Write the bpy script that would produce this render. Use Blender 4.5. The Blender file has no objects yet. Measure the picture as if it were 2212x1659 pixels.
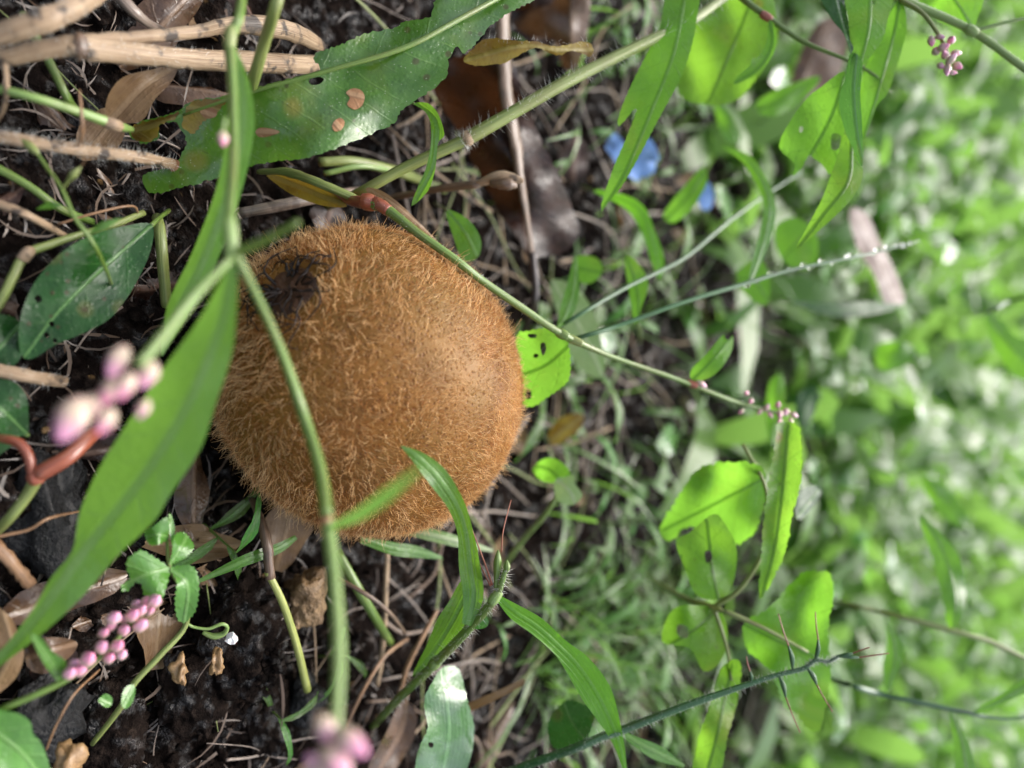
import bpy, bmesh, math, random
import numpy as np
from mathutils import Vector, Matrix, noise as mnoise
from mathutils.geometry import delaunay_2d_cdt

R = math.radians
scene = bpy.context.scene
C = scene.collection
CM = 0.01                                   # everything below is measured in centimetres

# ------------------------------------------------------------------ camera
PITCH = R(38.0)
CAM_H = 11.8
FW = Vector((0, math.cos(PITCH), -math.sin(PITCH)))      # viewing direction
UPV = Vector((0, math.sin(PITCH), math.cos(PITCH)))      # the phone lies on its side: picture right is up
LEFT = Vector((-1, 0, 0))                                # picture top is the place's left
CAM = Vector((0, 0, CAM_H))
FOC = 1597.0                                             # focal length in pixels of a 2212 x 1659 picture
cam_data = bpy.data.cameras.new('camera')
cam = bpy.data.objects.new('camera', cam_data)
C.objects.link(cam)
m = Matrix((UPV, LEFT, -FW)).transposed().to_4x4()
m.translation = CAM * CM
cam.matrix_world = m
cam_data.sensor_width = 36.0
cam_data.lens = 26.0
cam_data.clip_start = 0.002
cam_data.clip_end = 400.0
cam_data.dof.use_dof = True
cam_data.dof.focus_distance = 0.114
cam_data.dof.aperture_fstop = 9.5
scene.camera = cam

# ------------------------------------------------------------------ sky, sun, exposure
SUN_EL, SUN_ROT = R(52), R(-12)
world = bpy.data.worlds.new('World')
scene.world = world
world.use_nodes = True
wn = world.node_tree
bg = wn.nodes['Background']
sky = wn.nodes.new('ShaderNodeTexSky')
sky.sky_type = 'NISHITA'
sky.sun_disc = False
sky.sun_elevation = SUN_EL
sky.sun_rotation = SUN_ROT
sky.air_density = 1.0
sky.dust_density = 6.0
sky.ozone_density = 1.0
hs = wn.nodes.new('ShaderNodeHueSaturation')
hs.inputs['Saturation'].default_value = 0.5
wn.links.new(sky.outputs[0], hs.inputs['Color'])
wn.links.new(hs.outputs[0], bg.inputs[0])
bg.inputs[1].default_value = 0.15
sl = bpy.data.lights.new('sun', 'SUN')
sl.energy = 1.0
sl.angle = R(60)
sl.color = (1.0, 0.985, 0.96)
sun = bpy.data.objects.new('sun', sl)
C.objects.link(sun)
sd = Vector((math.sin(SUN_ROT) * math.cos(SUN_EL), math.cos(SUN_ROT) * math.cos(SUN_EL), math.sin(SUN_EL)))
sun.rotation_euler = sd.to_track_quat('Z', 'Y').to_euler()
sun.location = sd * 3
scene.view_settings.view_transform = 'Standard'
scene.view_settings.look = 'None'
scene.view_settings.exposure = 1.28
scene.view_settings.gamma = 1.0
scene.render.engine = 'CYCLES'
scene.cycles.use_denoising = True
scene.cycles.max_bounces = 7
scene.cycles.transparent_max_bounces = 6
scene.cycles.caustics_reflective = False
scene.cycles.caustics_refractive = False

# ------------------------------------------------------------------ picking points in the place
def ray(px, py):
    return FW + UPV * ((px - 1106) / FOC) + LEFT * ((829.5 - py) / FOC)
def D(px, py, d):                      # a point d cm in front of the lens plane
    return CAM + ray(px, py) * d
def G(px, py, h=0.0):                  # a point at height h above the soil
    r = ray(px, py)
    return CAM + r * ((CAM_H - h) / -r.z)
NEARER = [1.0]                         # brings a whole plant closer along the line of sight
def P(px, py, val, mode):
    return D(px, py, val * NEARER[0]) if mode == 'd' else G(px, py, val)
def depth(p):
    return (p - CAM).dot(FW)

def catmull(pts, n, closed=False):
    """smooth polyline through pts (any dimension)"""
    A = np.array(pts, float)
    k = len(A)
    if k < 3 and not closed:
        t = np.linspace(0, 1, n * (k - 1) + 1)[:, None]
        return A[0] * (1 - t) + A[-1] * t
    out = []
    rng = range(k if closed else k - 1)
    for i in rng:
        if closed:
            p0, p1, p2, p3 = A[(i - 1) % k], A[i], A[(i + 1) % k], A[(i + 2) % k]
        else:
            p1, p2 = A[i], A[i + 1]
            p0 = A[i - 1] if i else 2 * p1 - p2
            p3 = A[i + 2] if i + 2 < k else 2 * p2 - p1
        for j in range(n):
            t = j / n
            out.append(.5 * (2 * p1 + (p2 - p0) * t + (2 * p0 - 5 * p1 + 4 * p2 - p3) * t * t + (3 * p1 - p0 - 3 * p2 + p3) * t ** 3))
    if not closed:
        out.append(A[-1])
    return np.array(out)

# value noise on arrays
_rs = np.random.RandomState(5)
_T = _rs.rand(256, 256)
def vnoise(x, y):
    xi, yi = np.floor(x).astype(int), np.floor(y).astype(int)
    fx, fy = x - xi, y - yi
    fx, fy = fx * fx * (3 - 2 * fx), fy * fy * (3 - 2 * fy)
    g = lambda a, b: _T[a & 255, b & 255]
    return (g(xi, yi) * (1 - fx) + g(xi + 1, yi) * fx) * (1 - fy) + (g(xi, yi + 1) * (1 - fx) + g(xi + 1, yi + 1) * fx) * fy

# ------------------------------------------------------------------ objects
def tag(o, label=None, cat=None, group=None, kind=None):
    if label: o['label'] = label
    if cat: o['category'] = cat
    if group: o['group'] = group
    if kind: o['kind'] = kind
    return o
def thing(name, base, label, cat, group=None):
    o = bpy.data.objects.new(name, None)
    o.empty_display_size = 0.005
    C.objects.link(o)
    o.location = Vector(base) * CM
    return tag(o, label, cat, group)
def wloc(o):
    v = Vector((0, 0, 0))
    while o is not None:
        v += o.location; o = o.parent
    return v
def mesh_obj(name, verts, faces, mat, parent=None, smooth=True, uvs=None, origin=None):
    """verts in cm, in the place's coordinates"""
    V = np.asarray(verts, float) * CM
    org = np.array(origin if origin is not None else (0, 0, 0), float) * CM
    off = np.array(wloc(parent)) if parent is not None else org
    me = bpy.data.meshes.new(name)
    me.from_pydata((V - off).tolist(), [], [list(map(int, f)) for f in faces])
    if uvs is not None:
        L = me.uv_layers.new(name='UVMap')
        li = np.empty(len(me.loops), int)
        me.loops.foreach_get('vertex_index', li)
        L.data.foreach_set('uv', np.asarray(uvs, float)[li].ravel())
    if smooth:
        me.polygons.foreach_set('use_smooth', [True] * len(me.polygons))
    me.materials.append(mat)
    me.update()
    o = bpy.data.objects.new(name, me)
    C.objects.link(o)
    if parent is not None:
        o.parent = parent
    else:
        o.location = org
    return o
def tris_obj(name, V, T, mat, parent=None, smooth=True):
    """fast path for big triangle arrays (numpy, cm)"""
    off = np.array(wloc(parent)) if parent is not None else 0
    V = np.asarray(V, np.float32) * CM - off
    me = bpy.data.meshes.new(name)
    me.vertices.add(len(V)); me.vertices.foreach_set('co', np.asarray(V, np.float32).ravel())
    n = len(T)
    me.loops.add(n * 3); me.polygons.add(n)
    me.loops.foreach_set('vertex_index', np.asarray(T, np.int32).ravel())
    me.polygons.foreach_set('loop_start', np.arange(0, n * 3, 3, dtype=np.int32))
    me.polygons.foreach_set('use_smooth', np.full(n, smooth))
    me.materials.append(mat)
    me.update(calc_edges=True); me.validate()
    o = bpy.data.objects.new(name, me)
    C.objects.link(o)
    if parent is not None: o.parent = parent
    return o

def frames(P3):
    T = np.gradient(P3, axis=0)
    T /= np.linalg.norm(T, axis=1)[:, None] + 1e-9
    ref = np.array((0.31, 0.17, 0.93))
    N = np.cross(T, ref); N /= np.linalg.norm(N, axis=1)[:, None] + 1e-9
    return T, N, np.cross(T, N)
def tube_geo(P3, rad, sides=8, rough=0.0, seed=0, flat=1.0):
    P3 = np.asarray(P3, float); rad = np.asarray(rad, float)
    T, N, B = frames(P3)
    n = len(P3); rs = np.random.RandomState(seed)
    a = np.arange(sides) / sides * 2 * np.pi
    rr = rad[:, None] * (1 + rough * (rs.rand(n, sides) - .5))
    V = P3[:, None, :] + (np.cos(a)[None, :, None] * N[:, None, :] + flat * np.sin(a)[None, :, None] * B[:, None, :]) * rr[:, :, None]
    V = V.reshape(-1, 3).tolist(); F = []; UV = []
    L = np.concatenate([[0], np.cumsum(np.linalg.norm(np.diff(P3, axis=0), axis=1))])
    for i in range(n):
        for j in range(sides): UV.append((L[i], j / sides))
    for i in range(n - 1):
        for j in range(sides):
            k = (j + 1) % sides
            F.append((i * sides + j, i * sides + k, (i + 1) * sides + k, (i + 1) * sides + j))
    F.append(tuple(range(sides - 1, -1, -1))); F.append(tuple((n - 1) * sides + j for j in range(sides)))
    return V, F, UV

def line3(pts, mode='d', n=6):
    """pts: (px, py, depth or height, radius in picture pixels) -> smooth 3-D points and radii (cm)"""
    P3 = []; rad = []
    for q in pts:
        p = P(q[0], q[1], q[2], mode)
        P3.append(tuple(p)); rad.append((q[3] if len(q) > 3 else 5) * max(depth(p), 4) / FOC)
    A = catmull(np.hstack([np.array(P3), np.array(rad)[:, None]]), n)
    return A[:, :3], np.maximum(A[:, 3], 0.002)
def stem(parent, mat, pts, mode='d', name='stem', sides=8, n=6, rough=0.0, flat=1.0):
    P3, rad = line3(pts, mode, n)
    V, F, UV = tube_geo(P3, rad, sides, rough, len(pts), flat)
    o = mesh_obj(name, V, F, mat, parent, True, UV, origin=None if parent else tuple(P3[0]))
    return o
def hairs_geo(P3, rad, count, length, width=0.006, seed=1, lean=0.5, start=0.0, end=1.0):
    """fine bristles standing off a stem"""
    rs = np.random.RandomState(seed)
    T, N, B = frames(P3)
    idx = (start + rs.rand(count) * (end - start)) * (len(P3) - 1.001)
    i = idx.astype(int); f = (idx - i)[:, None]
    p = P3[i] * (1 - f) + P3[i + 1] * f
    r = rad[i]
    a = rs.rand(count) * 2 * np.pi
    d = np.cos(a)[:, None] * N[i] + np.sin(a)[:, None] * B[i]
    l = length * (.5 + rs.rand(count))
    d2 = d + T[i] * lean * (rs.rand(count, 1) - .25) + (rs.rand(count, 3) - .5) * .5
    d2 /= np.linalg.norm(d2, axis=1)[:, None]
    root = p + d * r[:, None] * .9
    side = np.cross(d2, T[i]); side /= np.linalg.norm(side, axis=1)[:, None] + 1e-9
    oth = np.cross(d2, side)
    V = np.stack([root + side * width, root - side * width * .5 + oth * width * .8, root - side * width * .5 - oth * width * .8, root + d2 * l[:, None]], 1).reshape(-1, 3)
    b = np.arange(count)[:, None] * 4
    Tt = np.concatenate([b + np.array([[0, 1, 3]]), b + np.array([[1, 2, 3]]), b + np.array([[2, 0, 3]])])
    return V, Tt
def hairs(parent, mat, pts, mode, count, length, **kw):
    P3, rad = line3(pts, mode, 6)
    V, T = hairs_geo(P3, rad, count, length, **kw)
    o = tris_obj('bristles', V, T, mat, parent); o['kind'] = 'stuff'
    return o

def inside(pts, poly):
    x, y = pts[:, 0], pts[:, 1]
    r = np.zeros(len(pts), bool); n = len(poly); j = n - 1
    for i in range(n):
        xi, yi = poly[i]; xj, yj = poly[j]
        c = ((yi > y) != (yj > y)) & (x < (xj - xi) * (y - yi) / (yj - yi + 1e-12) + xi)
        r ^= c; j = i
    return r
_leafseed = [0]
def leaf(parent, mat, outline, mid, mode='d', tilt=0.0, fold=0.0, curl=0.0, wav=0.03, wfreq=2.2, holes=(), serr=0.0, teeth=0, name='leaf', sm=4, grid=None, ragged=0.0, on=None):
    """a leaf with the given outline (picture pixels) hung on a midrib whose points carry depth or height; tilt, fold and curl bend it off the midrib"""
    _leafseed[0] += 1
    rs = np.random.RandomState(_leafseed[0])
    O = catmull(outline, sm, True)
    if serr or ragged:
        Lc = np.linalg.norm(np.roll(O, -1, 0) - O, axis=1)
        per = Lc.sum(); nn = int(max(24, teeth * 2 if teeth else per / 6))
        cum = np.concatenate([[0], np.cumsum(Lc)])
        s = np.arange(nn) / nn * per
        Oc = np.vstack([O, O[:1]])
        Q = np.stack([np.interp(s, cum, Oc[:, 0]), np.interp(s, cum, Oc[:, 1])], 1)
        tn = np.roll(Q, -1, 0) - np.roll(Q, 1, 0); tn /= np.linalg.norm(tn, axis=1)[:, None] + 1e-9
        nrm = np.stack([tn[:, 1], -tn[:, 0]], 1)
        off = (np.arange(nn) % 2 - .5) * serr * 2 + (rs.rand(nn) - .5) * ragged * 2
        O = Q + nrm * off[:, None]
    lo, hi = O.min(0), O.max(0)
    g = grid or max(5.0, max(hi - lo) / 22)
    gx, gy = np.meshgrid(np.arange(lo[0], hi[0], g), np.arange(lo[1], hi[1], g))
    I = np.stack([gx.ravel(), gy.ravel()], 1); I = I + (rs.rand(*I.shape) - .5) * g * .3
    keep = inside(I, O)
    H = [catmull(h, 3, True) if len(h) > 2 else None for h in holes]
    for h in H: keep &= ~inside(I, h)
    I = I[keep]
    for loop in [O] + H:                      # keep grid points off the borders
        d2 = ((I[:, None, :] - loop[None]) ** 2).sum(2).min(1) if len(I) else np.zeros(0)
        I = I[d2 > (g * .3) ** 2]
    pts = [O] + H + [I]; edges = []; b = 0
    for loop in [O] + H:
        k = len(loop); edges += [(b + i, b + (i + 1) % k) for i in range(k)]; b += k
    A = np.vstack(pts)
    r = delaunay_2d_cdt([Vector(p) for p in A], edges, [], 0, 1e-4)
    A = np.array([tuple(v) for v in r[0]]); T = np.array(r[2])
    cen = A[T].mean(1)
    ok = inside(cen, O)
    for h in H: ok &= ~inside(cen, h)
    T = T[ok]
    M = catmull(mid, 8)
    seg = M[1:, :2] - M[:-1, :2]; sl2 = (seg ** 2).sum(1) + 1e-9
    md = np.mean([depth(P(a[0], a[1], a[2], mode)) for a in mid]) / FOC
    ph = rs.rand() * 6
    uc, vc, vals = leaf_surf(A, M, seg, sl2, md, ph, tilt, fold, curl, wav, wfreq)
    if on: vals = on(A) - .012
    P3 = np.array([tuple(P(a[0], a[1], z, mode)) for a, z in zip(A, vals)])
    o = mesh_obj(name, P3, T, mat, parent, True, np.stack([uc + ph * 7, vc], 1), origin=None if parent else tuple(P3[0]))
    SURF[0] = lambda B: leaf_surf(B, M, seg, sl2, md, ph, tilt, fold, curl, wav, wfreq)[2]
    return o
SURF = [None]
def leaf_surf(A, M, seg, sl2, md, ph, tilt, fold, curl, wav, wfreq):
    w = A[:, None, :] - M[None, :-1, :2]
    t = np.clip((w * seg[None]).sum(2) / sl2[None], 0, 1)
    # let the ends run on
    q = M[None, :-1, :2] + t[..., None] * seg[None]
    dd = ((A[:, None, :] - q) ** 2).sum(2); bi = dd.argmin(1); ar = np.arange(len(A))
    tb = t[ar, bi]
    cross = seg[bi, 0] * w[ar, bi, 1] - seg[bi, 1] * w[ar, bi, 0]
    v = np.sqrt(dd[ar, bi]) * np.sign(cross)
    cum = np.concatenate([[0], np.cumsum(np.sqrt(sl2))])
    u = cum[bi] + tb * np.sqrt(sl2[bi])
    val = M[bi, 2] * (1 - tb) + M[bi + 1, 2] * tb
    vc, uc = v * md, u * md
    bend = tilt * vc + fold * np.abs(vc) + curl * vc * vc + wav * np.sin(uc * wfreq * 2 + ph + np.sign(vc) * 1.3) * np.minimum(np.abs(vc) * 2, 1.2) + wav * .5 * np.sin(vc * 5 + uc * 3.1 + ph)
    return uc, vc, val + bend
def blade(parent, mat, mid, widths, **kw):
    """a long leaf: midrib (px, py, depth/height) and half-widths in pixels"""
    M = catmull([(a[0], a[1]) for a in mid], 5)
    W = np.maximum(catmull([(w,) for w in widths], 5)[:, 0], .6)
    tn = np.gradient(M, axis=0); tn /= np.linalg.norm(tn, axis=1)[:, None] + 1e-9
    nr = np.stack([-tn[:, 1], tn[:, 0]], 1)
    skew = kw.pop('skew', 1.0)
    A = M + nr * W[:, None]; B = M - nr * W[:, None] * skew
    kw.setdefault('sm', 1)
    return leaf(parent, mat, np.vstack([A, B[::-1]]), mid, **kw)
# ------------------------------------------------------------------ materials
class NT:
    def __init__(s, name):
        s.m = bpy.data.materials.new(name); s.m.use_nodes = True
        s.t = s.m.node_tree; s.n = s.t.nodes; s.out = s.n['Material Output']; s.p = s.n['Principled BSDF']
    def new(s, typ, **kw):
        o = s.n.new('ShaderNode' + typ)
        for k, v in kw.items(): setattr(o, k, v)
        return o
    def put(s, sock, v):
        if isinstance(v, bpy.types.NodeSocket): s.t.links.new(v, sock)
        elif v is not None: sock.default_value = v if not (isinstance(v, tuple) and len(v) == 3 and len(sock.default_value) == 4) else (*v, 1)
    def math(s, op, a, b=None, c=None, clamp=False):
        o = s.new('Math', operation=op, use_clamp=clamp)
        for i, x in enumerate((a, b, c)):
            if x is not None: s.put(o.inputs[i], x)
        return o.outputs[0]
    def ramp(s, v, a, b, c=0.0, d=1.0):
        o = s.new('MapRange', interpolation_type='SMOOTHSTEP')
        for i, x in enumerate((v, a, b, c, d)): s.put(o.inputs[i], x)
        return o.outputs[0]
    def mix(s, f, a, b, blend='MIX'):
        o = s.new('Mix', data_type='RGBA', blend_type=blend)
        s.put(o.inputs[0], f); s.put(o.inputs[6], a); s.put(o.inputs[7], b)
        return o.outputs[2]
    def noise(s, vec, scale, detail=3.0, rough=.55, dist=0.0):
        o = s.new('TexNoise'); s.put(o.inputs['Vector'], vec); o.inputs['Scale'].default_value = scale
        o.inputs['Detail'].default_value = detail; o.inputs['Roughness'].default_value = rough; o.inputs['Distortion'].default_value = dist
        return o.outputs[0]
    def voro(s, vec, scale, out=0, rnd=1.0):
        o = s.new('TexVoronoi'); s.put(o.inputs['Vector'], vec); o.inputs['Scale'].default_value = scale; o.inputs['Randomness'].default_value = rnd
        return o.outputs[out]
    def scalevec(s, vec, sc):
        o = s.new('Mapping'); s.put(o.inputs['Vector'], vec); o.inputs['Scale'].default_value = sc
        return o.outputs[0]
    def bump(s, h, strength, dist):
        o = s.new('Bump'); s.put(o.inputs['Height'], h); o.inputs['Strength'].default_value = strength; o.inputs['Distance'].default_value = dist
        return o.outputs[0]

def leaf_mat(name, base, dark, vein, trans=None, tr=.38, rough=.32, spec=.5, period=.32, grass=False, spots=0.0, spotcol=(.16, .07, .02), ring=(.30, .26, .03), yellow=0.0, wet=.5, speck=0.0, midw=.035, veink=.5, vary=0.0, coat_ior=1.5, dots=0.0):
    """uv = centimetres along the midrib / across it"""
    N = NT(name)
    uv = N.new('UVMap').outputs[0]
    sp = N.new('SeparateXYZ'); N.put(sp.inputs[0], uv)
    u, v = sp.outputs[0], sp.outputs[1]
    av = N.math('ABSOLUTE', v)
    n1 = N.noise(uv, 2.3, 4)
    col = N.mix(N.ramp(n1, .3, .7), dark, base)
    if yellow:
        col = N.mix(N.math('MULTIPLY', N.ramp(N.noise(uv, .9, 3), .5, .72), yellow), col, (.30, .27, .03))
    if vary:
        oi = N.new('ObjectInfo').outputs['Random']
        h = N.new('HueSaturation'); N.put(h.inputs['Color'], col)
        N.put(h.inputs['Hue'], N.math('MULTIPLY_ADD', oi, .05 * vary, .5 - .03 * vary)); N.put(h.inputs['Value'], N.math('MULTIPLY_ADD', oi, .9 * vary, 1 - .45 * vary))
        col = h.outputs[0]
    mid = N.ramp(av, midw * 1.6, midw * .5)
    if grass:
        lat = N.math('MULTIPLY', N.ramp(N.math('PINGPONG', v, .035), .012, .0), .6)
    else:
        ph = N.math('ADD', N.math('MULTIPLY_ADD', av, -.85, u), N.math('MULTIPLY', n1, .12))
        lat = N.math('MULTIPLY', N.ramp(N.math('PINGPONG', ph, period / 2), .028, .004), N.ramp(N.noise(uv, 2.6, 2), .3, .7))
    fine = N.ramp(N.voro(uv, 11.0, 0), .0, .5)
    vm = N.math('MAXIMUM', mid, N.math('MULTIPLY', lat, veink))
    col = N.mix(N.math('MULTIPLY', vm, .75), col, vein)
    if spots:
        dv = N.voro(N.mix(.06, uv, N.noise(uv, 3, 2)), 1.25 * spots, 0)
        col = N.mix(N.ramp(dv, .2, .12), col, ring)
        col = N.mix(N.ramp(dv, .125, .08), col, spotcol)
        d2 = N.voro(uv, 4.5 * spots, 0)
        col = N.mix(N.math('MULTIPLY', N.ramp(d2, .17, .10), .75), col, (.05, .03, .012))
    if dots:
        d4 = N.voro(uv, 5.5, 0)
        col = N.mix(N.math('MULTIPLY', N.math('MULTIPLY', N.ramp(d4, .13, .06), N.ramp(N.noise(uv, 1.3, 2), .45, .6)), dots), col, (.03, .02, .01))
    if speck:
        d3 = N.voro(uv, 15, 0)
        col = N.mix(N.math('MULTIPLY', N.ramp(d3, .16, .06), speck), col, (.45, .55, .35))
    N.put(N.p.inputs['Base Color'], col)
    rn = N.ramp(N.noise(uv, 3.3, 3), .35, .65)
    N.put(N.p.inputs['Roughness'], N.math('MULTIPLY_ADD', rn, rough * .9, rough * .55))
    N.put(N.p.inputs['Specular IOR Level'], spec)
    N.put(N.p.inputs['Coat Weight'], N.math('MULTIPLY', N.ramp(N.noise(uv, 1.7, 4), .40, .62), wet))
    N.p.inputs['Coat Roughness'].default_value = .12
    N.p.inputs['Coat IOR'].default_value = coat_ior
    hgt = N.math('ADD', N.math('MULTIPLY', vm, -.6), N.math('ADD', N.math('MULTIPLY', fine, .25), N.math('MULTIPLY', N.noise(uv, 9, 4), .5)))
    b = N.bump(hgt, .55, .0004)
    N.put(N.p.inputs['Normal'], b)
    tl = N.new('BsdfTranslucent')
    tc = N.mix(.72, col, trans or tuple(min(1, x * 3.2) for x in base))
    tc = N.mix(N.math('MULTIPLY', vm, .8), tc, dark)
    N.put(tl.inputs[0], tc); N.put(tl.inputs['Normal'], b)
    mx = N.new('MixShader'); mx.inputs[0].default_value = tr
    N.t.links.new(N.p.outputs[0], mx.inputs[1]); N.t.links.new(tl.outputs[0], mx.inputs[2])
    N.t.links.new(mx.outputs[0], N.out.inputs[0])
    return N.m

def stem_mat(name, a, b, node=None, rough=.4, streak=14.0, tr=.0, dirt=0.0, wet=.25, bumpd=.0003):
    """uv = centimetres along / share of the way round"""
    N = NT(name)
    uv = N.new('UVMap').outputs[0]
    st = N.noise(N.scalevec(uv, (.8, streak, 1)), 1.0, 3)
    bl = N.noise(uv, 1.1, 4)
    col = N.mix(N.ramp(st, .3, .7), a, b)
    col = N.mix(N.math('MULTIPLY', N.ramp(bl, .45, .75), .6), col, node or tuple(x * .5 for x in a))
    if dirt:
        g = N.new('NewGeometry').outputs['Position']
        col = N.mix(N.math('MULTIPLY', N.ramp(N.noise(g, 330, 4), .52, .66), dirt), col, (.03, .02, .015))
    N.put(N.p.inputs['Base Color'], col)
    N.p.inputs['Roughness'].default_value = rough
    N.p.inputs['Coat Weight'].default_value = wet
    N.p.inputs['Coat Roughness'].default_value = .15
    N.put(N.p.inputs['Normal'], N.bump(N.math('ADD', st, N.math('MULTIPLY', bl, .5)), .6, bumpd))
    if tr:
        N.p.inputs['Subsurface Weight'].default_value = tr
        N.p.inputs['Subsurface Radius'].default_value = (.001, .002, .0005)
    return N.m

def soil_mat():
    N = NT('wet_soil')
    g = N.new('NewGeometry').outputs['Position']
    a = N.noise(g, 95, 6, .6); b = N.noise(g, 420, 5, .65); c = N.noise(g, 1400, 3, .6)
    col = N.mix(N.ramp(a, .3, .7), (.0035, .0026, .0024), (.012, .0085, .007))
    col = N.mix(N.math('MULTIPLY', N.ramp(b, .5, .72), .7), col, (.034, .024, .019))
    col = N.mix(N.math('MULTIPLY', N.ramp(N.voro(g, 230, 0), .18, .08), N.ramp(N.noise(g, 130, 2), .58, .66)), col, (.20, .12, .05))
    # farther off the soil is covered by a green film of low growth
    sp = N.new('SeparateXYZ'); N.put(sp.inputs[0], g)
    far = N.ramp(sp.outputs[1], .30, .62)
    col = N.mix(far, col, N.mix(N.ramp(N.noise(g, 22, 5), .35, .65), (.06, .11, .03), (.21, .31, .12)))
    N.put(N.p.inputs['Base Color'], col)
    N.put(N.p.inputs['Roughness'], N.ramp(N.noise(g, 310, 3), .48, .66, .9, .16))
    N.put(N.p.inputs['Specular IOR Level'], N.ramp(N.noise(g, 310, 3), .50, .68, .02, .55))
    h = N.math('ADD', N.math('MULTIPLY', a, .9), N.math('ADD', N.math('MULTIPLY', b, .6), N.math('MULTIPLY', c, .3)))
    N.put(N.p.inputs['Normal'], N.bump(h, .9, .0022))
    return N.m

def simple_mat(name, a, b, scale=200, rough=.5, bumpd=.0005, wet=0.0, sss=0.0, spec=.5, noisebump=1.0):
    N = NT(name)
    g = N.new('TexCoord').outputs['Object']
    n = N.noise(g, scale, 5)
    N.put(N.p.inputs['Base Color'], N.mix(N.ramp(n, .3, .7), a, b))
    N.p.inputs['Roughness'].default_value = rough
    N.p.inputs['Coat Weight'].default_value = wet; N.p.inputs['Coat Roughness'].default_value = .1
    N.p.inputs['Specular IOR Level'].default_value = spec
    N.put(N.p.inputs['Normal'], N.bump(N.noise(g, scale * 2.3, 4), .7, bumpd))
    if sss:
        N.p.inputs['Subsurface Weight'].default_value = sss
        N.p.inputs['Subsurface Radius'].default_value = (.002, .001, .001)
    return N.m

def island_mat(name, a, b, rough=.45, tr=.0, spec=.4, trc=None, wet=0.0):
    """loose little pieces in one mesh: each one its own shade"""
    N = NT(name)
    r = N.new('NewGeometry').outputs['Random Per Island']
    col = N.mix(r, a, b)
    N.put(N.p.inputs['Base Color'], col)
    N.p.inputs['Roughness'].default_value = rough; N.p.inputs['Specular IOR Level'].default_value = spec
    N.p.inputs['Coat Weight'].default_value = wet; N.p.inputs['Coat Roughness'].default_value = .15
    if tr:
        tl = N.new('BsdfTranslucent'); N.put(tl.inputs[0], N.mix(.6, col, trc or tuple(min(1, x * 2.5) for x in b)))
        mx = N.new('MixShader'); mx.inputs[0].default_value = tr
        N.t.links.new(N.p.outputs[0], mx.inputs[1]); N.t.links.new(tl.outputs[0], mx.inputs[2]); N.t.links.new(mx.outputs[0], N.out.inputs[0])
    return N.m

def skin_mat():
    N = NT('kiwi_skin')
    g = N.new('TexCoord').outputs['Object']
    n = N.noise(g, 110, 5)
    col = N.mix(N.ramp(n, .3, .7), (.155, .064, .012), (.265, .115, .024))
    col = N.mix(N.math('MULTIPLY', N.ramp(N.noise(g, 45, 3), .35, .7), .5), col, (.15, .100, .020))
    d = N.voro(g, 1500, 0)
    col = N.mix(N.math('MULTIPLY', N.ramp(d, .30, .15), .75), col, (.09, .022, .007))
    N.put(N.p.inputs['Base Color'], col)
    N.p.inputs['Roughness'].default_value = .5
    N.p.inputs['Specular IOR Level'].default_value = .25
    N.put(N.p.inputs['Normal'], N.bump(N.math('ADD', N.ramp(d, 0, .5), N.noise(g, 900, 3)), .55, .00022))
    return N.m
def hair_mat(name, a, b, tr=.25):
    return island_mat(name, a, b, .42, tr, .35, tuple(min(1, x * 1.5) for x in b))
def glass_mat():
    N = NT('water')
    N.p.inputs['Base Color'].default_value = (1, 1, 1, 1)
    N.p.inputs['Roughness'].default_value = .02; N.p.inputs['IOR'].default_value = 1.33; N.p.inputs['Transmission Weight'].default_value = 1
    return N.m
def bud_mat():
    N = NT('pink_bud')
    g = N.new('TexCoord').outputs['Object']
    sp = N.new('SeparateXYZ'); N.put(sp.inputs[0], g)
    t = N.ramp(sp.outputs[2], -.0002, .0014)
    n = N.noise(g, 900, 3)
    r = N.new('ObjectInfo').outputs['Random']
    col = N.mix(t, (.46, .37, .27), N.mix(r, (.72, .24, .40), (.74, .38, .56)))
    col = N.mix(N.math('MULTIPLY', N.ramp(n, .45, .7), .3), col, (.75, .42, .45))
    N.put(N.p.inputs['Base Color'], col)
    N.p.inputs['Roughness'].default_value = .3; N.p.inputs['Subsurface Weight'].default_value = .2
    N.p.inputs['Subsurface Radius'].default_value = (.002, .001, .001); N.p.inputs['Coat Weight'].default_value = .4; N.p.inputs['Coat Roughness'].default_value = .1
    return N.m

M = {}
M['soil'] = soil_mat()
M['clod'] = simple_mat('clod_soil', (.010, .007, .006), (.042, .030, .025), 520, .42, .0030, .1, 0, .35)
M['skin'] = skin_mat()
M['fuzz'] = hair_mat('kiwi_fuzz', (.30, .105, .020), (.54, .235, .060))
M['fuzz2'] = hair_mat('kiwi_long_hair', (.62, .30, .09), (.95, .66, .36))
M['black_thread'] = simple_mat('black_thread', (.007, .004, .003), (.022, .011, .007), 400, .45, .0003, .1, 0, .3)
M['crater'] = simple_mat('stem_scar', (.05, .02, .008), (.12, .05, .02), 500, .6, .0008)
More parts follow.
